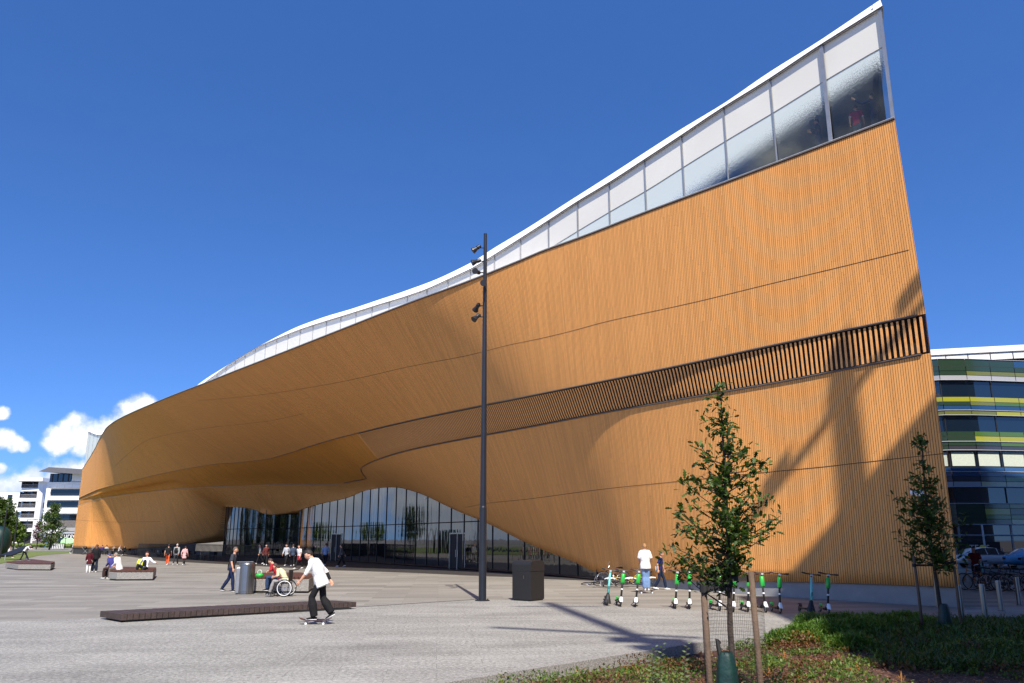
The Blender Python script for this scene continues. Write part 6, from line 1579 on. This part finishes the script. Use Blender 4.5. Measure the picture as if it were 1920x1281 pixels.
    if bag:
        col_, kind_ = bag
        if kind_ == 'shoulder':
            b_ = J['P'] + V((-.20, -.10, .02)); mb = MB(); mb.box(b_, (.09, .24, .24)); mb.tube([b_ + V((0, .1, .1)), J['C'] + V((-.05, .13, .05)), SRv + V((-.04, .03, .06)), J['C'] + V((-.02, -.14, 0)), b_ + V((0, -.1, .1))], .014, 5)
            mb.build('shoulder_bag', cloth(col_), r, bevel=.02)
        elif kind_ == 'back':
            c_ = J['C'] - V((0, .17, .02)); mb = MB(); mb.tube([c_ - up * .2, c_, c_ + up * .2], [(.13, .07), (.15, .09), (.1, .05)], 10, True, ref=(1, 0, 0)); 
            for sg in (-1, 1): mb.tube([c_ + up * .18 + V((sg * .08, 0, 0)), SLv * (.5 if sg < 0 else 0) + SRv * (.5 if sg > 0 else 0) + J['N'] * .5 + V((0, .06, -.02)), J['C'] + V((sg * .13, .09, -.1))], .018, 5)
            mb.build('backpack', cloth(col_), r, smooth=True)
    return r
YL, YR, YA_, YC_ = rad(90), rad(-90), 0.0, rad(180)
NAVY, BLK, WHT, GRY, JEAN = (.02, .03, .08), (.012, .012, .014), (.72, .72, .72), (.09, .10, .12), (.03, .06, .14)

def skateboard(loc, rz, label):
    b = empty('skateboard', loc, rz, label, 'skateboard')
    k = MB(); rows = []
    for i in range(13):
        y = -.41 + .82 * i / 12; e = max(0, abs(y) - .29); w_ = .10 * math.sqrt(max(.05, 1 - max(0, (abs(y) - .33) / .085) ** 2)) if abs(y) > .33 else .10; z = .098 + e * .45; rows.append([(-w_, y, z + .006), (0, y, z), (w_, y, z + .006), (w_, y, z + .018), (0, y, z + .012), (-w_, y, z + .018)])
    b0 = k.grid(rows, True); k.face([b0 + j for j in range(6)]); k.face([b0 + 72 + j for j in range(6)]); k.build('deck', 'bench_wood', b)
    k = MB(); k.grid([[(-w_ * .97, y, z + .0205), (0, y, z + .0145), (w_ * .97, y, z + .0205)] for y, z, w_ in [(-.30, .0985, .1), (-.1, .098, .1), (.1, .098, .1), (.30, .0985, .1)]]); k.build('grip_tape', 'rubber', b, fix=False)
    for y in (-.22, .22):
        t_ = empty('truck', (0, y, 0)); t_.parent = b
        k = MB(); k.tube([(-.1, 0, .055), (.1, 0, .055)], .011, 6); k.box((0, 0, .08), (.05, .07, .035)); k.build('axle', 'galvanised', t_)
        for sx in (-1, 1): k = MB(); k.tube([(sx * .075, 0, .028 + .0), (sx * .11, 0, .028)], .028, 12); k.build('wheel', 'white_plastic', t_)
    return b
def S(p, s): return s
# 1 skater in the foreground
Fs = G(591, 1171)
skateboard(Fs, rad(92), 'skateboard under the foot of the rider in the foreground')
person('skater in loose white t-shirt and baggy black trousers pushing off on his board', Fs + V((0, 0, .0)), YL - rad(4), 'walk', h=1.86, top=WHT, sleeve='half', pants=BLK, shoes=(.015, .015, .016), hair=(.015, .01, .008), style='short', loose=.035, vox=.016,
       pose=dict(P=(0, -.08, 1.00), C=(0, .02, 1.28), N=(0, .13, 1.48), H=(0, .26, 1.60), KL=(-.07, .10, .62), AL=(-.05, .02, .185), KR=(.09, -.13, .60), AR=(.07, -.36, .26),
                 EL=(-.25, .20, 1.20), WL=(-.22, .36, 1.0), ER=(.25, -.12, 1.22), WR=(.20, -.26, 1.00)), head=(rad(-24), rad(8)), toes={'L': (0, 1, 0), 'R': (0, .86, -.45)}, cuff=(BLK, .66, .97))
# 2 walking man
p = G(431, 1110)
person('man in grey t-shirt, navy jeans and sunglasses walking past the steel bin', p, YR, 'walk', 1, 1.80, (.045, .05, .065), 'short', (.012, .02, .06), shoes=(.03, .03, .03), hair=(.10, .07, .05), glasses=True, bag=(BLK, 'shoulder'), vox=.018,
       pose=dict(KL=(-.09, -.12, .50), AL=(-.09, -.36, .13), KR=(.08, .10, .50), AR=(.08, .14, .09), EL=(-.24, -.08, 1.15), WL=(-.24, .0, .90), ER=(.24, .06, 1.14), WR=(.25, .13, .90)))
# 3 + 4 pair at the bench, wheelchair
pw = G(536, 1118.5)
wcr = empty('wheelchair', pw, YL, 'black wheelchair with white hand rims in front of the long bench', 'wheelchair')
for sg in (-1, 1):
    wl = empty('wheel', (sg * .28, 0, .31)); wl.parent = wcr
    k = MB(); k.torus((0, 0, 0), .295, .018, (1, 0, 0), 30, 6); k.build('tyre', 'rubber', wl, smooth=True)
    k = MB(); k.torus((sg * .03, 0, 0), .262, .014, (1, 0, 0), 30, 6); k.build('hand_rim', 'white_plastic', wl, smooth=True)
    k = MB()
    for a in range(12): an = a * math.pi / 6; k.tube([(0, 0, 0), (0, math.cos(an) * .28, math.sin(an) * .28)], .003, 3, False)
    k.tube([(-.04, 0, 0), (.05, 0, 0)], .03, 8); k.build('spokes', 'spokes', wl)
    k = MB(); k.torus((sg * .22, .45, .09), .07, .018, (1, 0, 0), 14, 6); k.build('caster', 'rubber', wcr)
    k = MB(); k.tube([(sg * .24, -.12, .2), (sg * .24, -.15, .95), (sg * .24, -.3, .97)], .014, 6); k.tube([(sg * .24, -.12, .48), (sg * .24, .36, .48), (sg * .2, .5, .15), (sg * .17, .62, .08)], .014, 6); k.tube([(sg * .24, -.13, .7), (sg * .24, .2, .7), (sg * .24, .28, .5)], .012, 6); k.build('side_frame', 'black_metal', wcr)
    k = MB(); k.tube([(sg * .24, -.24, .963), (sg * .24, -.36, .975)], .02, 8); k.build('push_handle', 'rubber', wcr)
    k = MB(); k.box((sg * .12, .64, .07), (.16, .2, .015)); k.build('footrest', 'black_metal', wcr)
k = MB(); k.box((0, .12, .50), (.44, .46, .05)); k.build('seat', 'rubber', wcr, bevel=.01); k = MB(); k.box((0, -.13, .76), (.44, .04, .42)); k.build('backrest', 'rubber', wcr, bevel=.01)
person('wheelchair user in cream jacket and grey trousers leaning forward', pw, YL, 'sit', h=1.66, top=(.72, .66, .42), sleeve='half', pants=(.28, .27, .27), shoes=BLK, hair=(.05, .025, .015), style='long', vox=.018,
       pose=dict(P=(0, .05, .62), C=(0, .18, .88), N=(0, .36, 1.05), H=(0, .50, 1.15), KL=(-.10, .50, .58), KR=(.10, .50, .58), AL=(-.1, .62, .16), AR=(.1, .62, .16), EL=(-.24, .30, .80), ER=(.24, .30, .80), WL=(-.1, .52, .74), WR=(.1, .52, .74)), head=(rad(-35), 0))
pp = G(511, 1115.5)
person('seated person in red plaid shirt and jeans bending over a phone', pp + V((.1, .35, .12)), YL - rad(10), 'sit', h=1.72, top=(.42, .02, .03), sleeve='half', pants=(.025, .05, .11), shoes=BLK, hair=(.03, .015, .01), style='short', vox=.018,
       pose=dict(C=(0, .14, .84), N=(0, .27, 1.04), H=(0, .40, 1.14), EL=(-.24, .25, .80), ER=(.24, .25, .80), WL=(-.06, .45, .74), WR=(.08, .45, .74)), head=(rad(-35), 0), cuff=None)
gb = empty('green_bag', pp + V((-.62, .2, .72)), label='bright green bag on the lap of the plaid shirt person', cat='bag'); k = MB(); k.ball((0, 0, 0), (.15, .13, .10), 12, 8); k.build('bag', 'scooter_green', gb, smooth=True); k = MB(); k.torus((0, 0, .12), .08, .01, (0, 1, 0), 12, 4); k.build('handle', 'white_plastic', gb)
# 5 + 6 couple on the right
p = G(1212, 1112.5)
skateboard(p, rad(-86), 'skateboard under the tall man in white t-shirt')
person('tall blond man in white t-shirt and pale blue jeans standing on a skateboard', p + V((0, 0, .11)), rad(8), 'stand', h=1.82, top=WHT, sleeve='short', pants=(.16, .26, .46), shoes=WHT, hair=(.34, .18, .07), style='short', loose=.03, vox=.018,
       pose=dict(KL=(-.06, .03, .5), KR=(.09, .03, .5), AL=(-.05, .0, .08), AR=(.08, .0, .08), EL=(-.23, .06, 1.16), ER=(.24, .03, 1.16), WL=(-.16, .22, 1.02), WR=(.22, .18, .98)))
p = G(1239, 1106)
person('woman in navy t-shirt with white shoulder bag walking beside the tall man', p, rad(-105), 'walk', -1, 1.60, (.015, .02, .10), 'short', (.012, .022, .05), shoes=WHT, hair=(.10, .08, .07), style='short', bag=((.6, .6, .58), 'shoulder'), vox=.018,
       pose=dict(KL=(-.1, .16, .5), AL=(-.1, .24, .09), KR=(.1, -.04, .5), AR=(.1, -.26, .13), WL=(-.3, .16, .9), WR=(.3, -.06, .9)))
# 7-9 walking trio
trio = [(313, 1060, 1.70, 'woman in black top and orange trousers walking in the trio', dict(top=BLK, pants=(.65, .10, .03), sleeve='short', hair=BLK, style='short')), (328.5, 1060, 1.74, 'man in grey jacket walking in the middle of the trio', dict(top=(.28, .3, .3), pants=(.03, .03, .035), sleeve='long', hair=(.4, .38, .35), bag=(BLK, 'back'))),
        (344, 1060, 1.56, 'person in pale pink coat walking at the right of the trio', dict(top=(.62, .34, .34), pants=(.02, .02, .02), sleeve='long', skirt=(.62, .34, .34), hair=BLK))]
for i, (u, v, h_, lab, kw) in enumerate(trio): person(lab, G(u, v), rad(14 - i * 10), 'walk', (-1) ** i, h_, group='three people walking towards the entrance', vox=.026, **kw)
# 10-15 around the first bench
p = G(176, 1073); person('woman in black jacket standing with her back turned at the left bench', p, rad(25), 'stand', h=1.76, top=BLK, sleeve='long', pants=(.015, .02, .035), hair=(.09, .035, .018), style='long', vox=.024, pose=dict(WL=(-.1, .3, 1.1), EL=(-.24, .1, 1.15)), loose=.03)
p = G(165, 1073.5); person('child in maroon coat and white trousers beside the woman in black', p, rad(35), 'stand', h=1.45, top=(.07, .008, .014), sleeve='long', pants=WHT, skirt=(.07, .008, .014), hair=(.05, .02, .01), style='long', vox=.024)
pb0 = k1[0]
p = G(196, 1086); person('seated person in blue jacket and brown trousers at the end of stone bench', p + V((.25, .25, 0)), rad(72), 'sit', h=1.78, top=(.05, .05, .20), sleeve='long', pants=(.045, .025, .022), shoes=(.5, .5, .5), hair=(.03, .035, .1), style='short', vox=.022, loose=.02, pose=dict(C=(0, .1, .86), N=(0, .2, 1.07), H=(0, .32, 1.20)), head=(rad(-20), 0))
p = G(209, 1086.5); person('grey haired person in white jacket sitting on the stone bench', p + V((.3, .1, 0)), rad(82), 'sit', h=1.80, top=(.74, .74, .73), sleeve='long', pants=(.12, .10, .09), shoes=(.4, .36, .3), hair=(.22, .20, .17), style='bob', vox=.022, loose=.03, pose=dict(C=(0, .1, .86), N=(0, .18, 1.07), H=(0, .27, 1.22)), head=(rad(-12), 0))
p = G(264, 1087.5); person('man in black t-shirt and open white shirt lounging on the stone bench', p + V((0, .35, .04)), rad(172), 'sit', h=1.78, top=(.70, .71, .74), sleeve='long', pants=(.02, .022, .026), shoes=WHT, hair=(.06, .02, .012), vox=.022, coat=BLK, pose=dict(C=(0, -.06, .86), N=(0, -.10, 1.08), H=(0, -.08, 1.25), EL=(-.38, -.06, .86), WL=(-.62, .02, .80), ER=(.36, -.16, .84), WR=(.46, -.2, .60), KR=(.2, .38, .72), AR=(.26, .28, .34)))
p = G(246, 1087) + V((.1, .7, .5))
bp2 = empty('backpack', p, rad(170), 'yellow backpack with black spots standing on the stone bench', 'backpack'); k = MB(); k.tube([(0, 0, 0), (0, .02, .1), (0, .03, .4), (.02, .03, .55)], [(.2, .1), (.24, .14), (.2, .12), (.1, .06)], 12); k.build('bag', cloth((.62, .66, .05)), bp2, smooth=True)
k = MB()
for (x, z) in ((-.1, .18), (.09, .3), (-.03, .42), (.1, .12)): k.ball((x, -.06 + .0, z), (.045, .08, .045), 6, 5)
k.build('patch', 'black_paint', bp2); k = MB(); k.torus((.02, .03, .58), .04, .01, (0, 1, 0), 10, 4); k.build('handle', 'rubber', bp2)
# 16 youth on the left bench, 17 seated person at the edge
p = G(35, 1064) + V((0, .6, .49)); person('youth in white top and black leggings stepping along the left stone bench', V((p.x, p.y, .49)), rad(-75), 'walk', -1, 1.36, top=WHT, sleeve='long', pants=BLK, shoes=BLK, hair=BLK, vox=.026,
       pose=dict(P=(0, -.1, .93), C=(0, .08, 1.2), N=(0, .25, 1.38), H=(0, .38, 1.45), KL=(-.1, .12, .5), AL=(-.1, .34, .09), KR=(.1, -.18, .5), AR=(.1, -.34, .09), EL=(-.2, .38, 1.15), WL=(-.15, .55, 1.1), ER=(.2, .35, 1.15), WR=(.15, .5, 1.05)), head=(rad(-25), 0))
p = V((D(17, 1030, 96).x, 96, .0)); person('person in white shirt sitting at the edge of the lawn by the kiosk', p, rad(-60), 'sit', h=1.7, top=(.66, .62, .66), sleeve='long', pants=(.1, .03, .02), hair=BLK, vox=.03)
rp = empty('sloping_panel', V((D(30, 1034, 88).x, 88, 0)), label='black sloping panel on the ground behind the stepping youth', cat='panel'); a, c = D(10, 1043, 86) - rp.location, D(52, 1024, 90) - rp.location
k = MB(); k.beam((a.x, a.y, .45), (c.x, c.y, 1.25), 1.2, .12); k.build('panel', 'black_paint', rp); k = MB(); k.tube([(a.x, a.y, 0), (a.x, a.y, .5)], .05, 6); k.tube([(c.x, c.y, 0), (c.x, c.y, 1.2)], .05, 6); k.build('leg', 'balcony_metal', rp)
# 18-22 group at the timber corner with the pushchairs
p = G(135.5, 1038); person('man in white jacket walking towards the pushchairs at the timber corner', p, rad(-70), 'walk', 1, 1.78, top=WHT, sleeve='long', pants=BLK, hair=BLK, vox=.03)
p = G(151, 1037.5); person('woman with white top and dark bag beside the left pushchair', p, rad(-60), 'walk', -1, 1.75, top=(.6, .6, .58), sleeve='short', pants=GRY, hair=(.06, .03, .02), style='long', vox=.03, bag=(BLK, 'shoulder'))
p = G(166, 1038.5); person('person in grey green jacket bending over the right pushchair', p, rad(70), 'walk', 1, 1.76, top=(.16, .2, .18), sleeve='long', pants=BLK, hair=BLK, vox=.03)
def pram(loc, rz, label, col):
    b = empty('pushchair', loc, rz, label, 'pushchair', 'pushchairs at the timber corner')
    for sx in (-.28, .28):
        for y, r_ in ((-.3, .15), (.35, .12)): k = MB(); k.torus((sx, y, r_), r_ - .02, .022, (1, 0, 0), 14, 5); k.build('wheel', 'rubber', b)
    k = MB()
    for sx in (-.26, .26): k.tube([(sx, .35, .12), (sx, -.05, .5), (sx, -.55, 1.05)], .018, 5); k.tube([(sx, -.3, .15), (sx, .1, .6)], .018, 5)
    k.tube([(-.26, -.55, 1.05), (.26, -.55, 1.05)], .02, 5); k.build('frame', 'balcony_metal', b)
    k = MB(); k.box((0, .02, .52), (.42, .5, .2), Matrix.Rotation(rad(12), 3, 'X')); k.box((0, -.2, .75), (.42, .12, .5), Matrix.Rotation(rad(20), 3, 'X')); k.build('seat', col, b, bevel=.03)
    k = MB(); k.ball((0, -.12, .92), (.24, .3, .22), 10, 6); k.build('hood', col, b, smooth=True)
    return b
pram(G(160, 1040), rad(-75), 'black pushchair in front of the sunny timber corner', 'black_paint'); pram(G(171, 1040.5), rad(80), 'grey hooded pushchair right of the black one', 'brick_grey')
p = G(143.5, 1038); ys = copy_tree(bp_, p, rad(70), None); ys['label'] = 'small bicycle beside the man in white jacket at the timber corner'; ys['category'] = 'bicycle'
if 'group' in ys: del ys['group']
ys.rotation_euler = (0, 0, rad(60)); ys.scale = (.8, .8, .8)
# cafe under the left vault: dark chairs, tables, guests, railing
chair = empty('cafe_chair', (0, 0, 0)); k = MB(); k.box((0, 0, .45), (.42, .42, .035)); k.build('seat', 'black_metal', chair)
k = MB(); k.box((0, -.2, .72), (.42, .03, .30)); k.build('backrest', 'black_metal', chair)
for sx in (-.19, .19):
    for sy in (-.19, .19): k = MB(); k.tube([(sx, sy, 0), (sx * .95, sy * .95, .87 if sy < 0 else .45)], .015, 5); k.build('leg', 'black_metal', chair)
table = empty('cafe_table', (0, 0, 0)); k = MB(); k.lathe([(.38, .71), (.38, .74)], seg=16); k.build('table_top', 'black_metal', table); k = MB(); k.tube([(0, 0, 0), (0, 0, .72)], .03, 6); k.build('post', 'black_metal', table); k = MB(); k.lathe([(.22, 0), (.2, .03)], seg=12); k.build('foot', 'black_metal', table)
random.seed(200); ct = 0
spots = [(208 + i * 15.5 + random.uniform(-3, 3), 1037.5 + i * 1.15 + random.uniform(-1.2, 1.2)) for i in range(13)]
for i, (u, v) in enumerate(spots):
    c = G(u, v); o = table if i == 0 else copy_tree(table); o.location = c; tag(o, 'black round cafe table in the terrace row under the left vault', 'table', 'cafe tables under the left vault')
    for q in range(3):
        a = random.uniform(0, 6.28) if q == 0 else a + 2.1; o = chair if ct == 0 else copy_tree(chair); ct += 1
        o.location = c + V((math.cos(a) * .65, math.sin(a) * .65, 0)); o.rotation_euler = (0, 0, a + rad(90)); tag(o, 'black cafe chair at a table in the terrace row under the left vault', 'chair', 'cafe chairs under the left vault')
for i, (u, v, tc_, hc, yw, lab) in enumerate([(190, 1041, (.07, .03, .2), (.05, .03, .02), 20, 'seated cafe guest in purple top behind the blue-jacketed person'), (198, 1041.5, (.36, .37, .38), BLK, 10, 'black haired cafe guest in grey top seen from behind'), (213, 1041, (.25, .2, .16), (.2, .15, .1), 60, 'cafe guest in tan top left of the terrace tables'),
                                             (222, 1041, (.5, .5, .5), (.1, .06, .04), -70, 'cafe guest in pale top at the left end of the terrace'), (232, 1042, BLK, (.1, .05, .03), 50, 'cafe guest in black at the second terrace table'), (181, 1040.5, (.03, .03, .04), (.08, .05, .03), -30, 'seated guest in black left of the purple top guest')]):
    c = G(u, v); person(lab, c, rad(yw), 'sit', h=1.72, top=tc_, sleeve='long', pants=(.03, .03, .04), hair=hc, style='short' if i % 2 else 'bob', vox=.034); o = copy_tree(chair, c, rad(yw), 'black cafe chair under a seated terrace guest'); o['group'] = 'occupied cafe chairs'
rl = empty('metal_railing', W(100, 1.5, 0), label='black upright bar railing along the cafe under the left vault', cat='railing'); k = MB()
def rpt(f): return W(99 - 36 * f, -2.2 - 1.6 * math.sin(f * 2.2), 0) - rl.location
for i in range(110): p_ = rpt(i / 109); k.tube([p_, p_ + V((0, 0, 1.55))], .035, 4, False)
for z in (.1, .8, 1.5): k.tube([rpt(i / 30) + V((0, 0, z)) for i in range(31)], .03, 4)
k.build('bars', 'black_metal', rl)
# people at the entrance
ent = [(536, 1061, rad(170), 1.72, dict(top=(.45, .47, .52), sleeve='long', pants=BLK), 'person in pale shirt walking out of the shaded entrance'), (560, 1067, rad(150), 1.70, dict(top=(.6, .6, .62), sleeve='short', pants=BLK, skirt=(.25, .02, .03)), 'person in white top and red skirt partly behind the skater'),
       (609, 1061, rad(0), 1.8, dict(top=(.22, .32, .5), sleeve='long', pants=BLK), 'man in blue shirt entering the library door'), (487, 1058, rad(120), 1.7, dict(top=(.3, .3, .3), sleeve='long', pants=BLK), 'person in pale grey top in the shade before the dark glass'),
       (497, 1060, rad(-160), 1.7, dict(top=(.12, .03, .03), sleeve='long', pants=BLK), 'person in dark red top in the shade before the dark glass'), (640, 1063, rad(90), 1.7, dict(top=GRY, sleeve='long', pants=BLK), 'dark dressed person walking past the glass right of the door'), (548, 1062, rad(20), 1.72, dict(top=(.04, .06, .1), sleeve='long', pants=BLK), 'person in dark blue jacket standing before the entrance glass')]
for i, (u, v, yw, h_, kw, lab) in enumerate(ent): person(lab, G(u, v), yw, 'walk', (-1) ** i, h_, hair=(.05, .03, .02), vox=.028, **kw)
# upstairs behind the glass
def up(u, v, q):
    s_, z_ = hit(u, v, q); return W(s_, q, 17.08)
person('visitor in dark jacket leaning at the corner window of the top storey', up(1640, 214, -.75), rad(20), 'stand', h=1.78, top=(.015, .02, .06), sleeve='long', pants=NAVY, hair=BLK, vox=.024, pose=dict(EL=(-.4, .15, 1.3), WL=(-.6, .3, 1.5)))
person('visitor in white and red top standing by the top storey window', up(1607, 232, -.9), rad(-30), 'walk', 1, 1.70, top=(.45, .03, .08), sleeve='short', pants=(.03, .07, .12), hair=(.05, .02, .01), vox=.024, cuff=(WHT, .5, .5))
person('visitor in dark clothes looking at a phone behind the top storey glass', up(1536, 262, -.9), rad(60), 'stand', h=1.75, top=(.02, .02, .035), sleeve='long', pants=NAVY, hair=BLK, vox=.024, pose=dict(WL=(-.08, .3, 1.3), WR=(.1, .3, 1.28)))
# rider in the shade on the right
p = G(1834, 1098); person('person in dark red top standing with a teal scooter in the shade', p, rad(150), 'stand', h=1.76, top=(.14, .008, .012), sleeve='short', pants=(.02, .025, .04), legs='half', hair=(.12, .03, .015), style='long', vox=.022, pose=dict(EL=(-.26, .1, 1.15), WL=(-.2, .34, 1.1), ER=(.26, .1, 1.15), WR=(.2, .34, 1.1)))
o = copy_tree(stl, p + V((-.25, -.75, 0)), rad(165), 'teal scooter held by the person in dark red top'); o.rotation_euler = (0, 0, rad(165)); 
if 'group' in o: del o['group']
for o in bpy.data.objects:
    if o.type == 'EMPTY' and o.parent is None and len(o.children) == 0: print('EMPTY-THING', o.name)
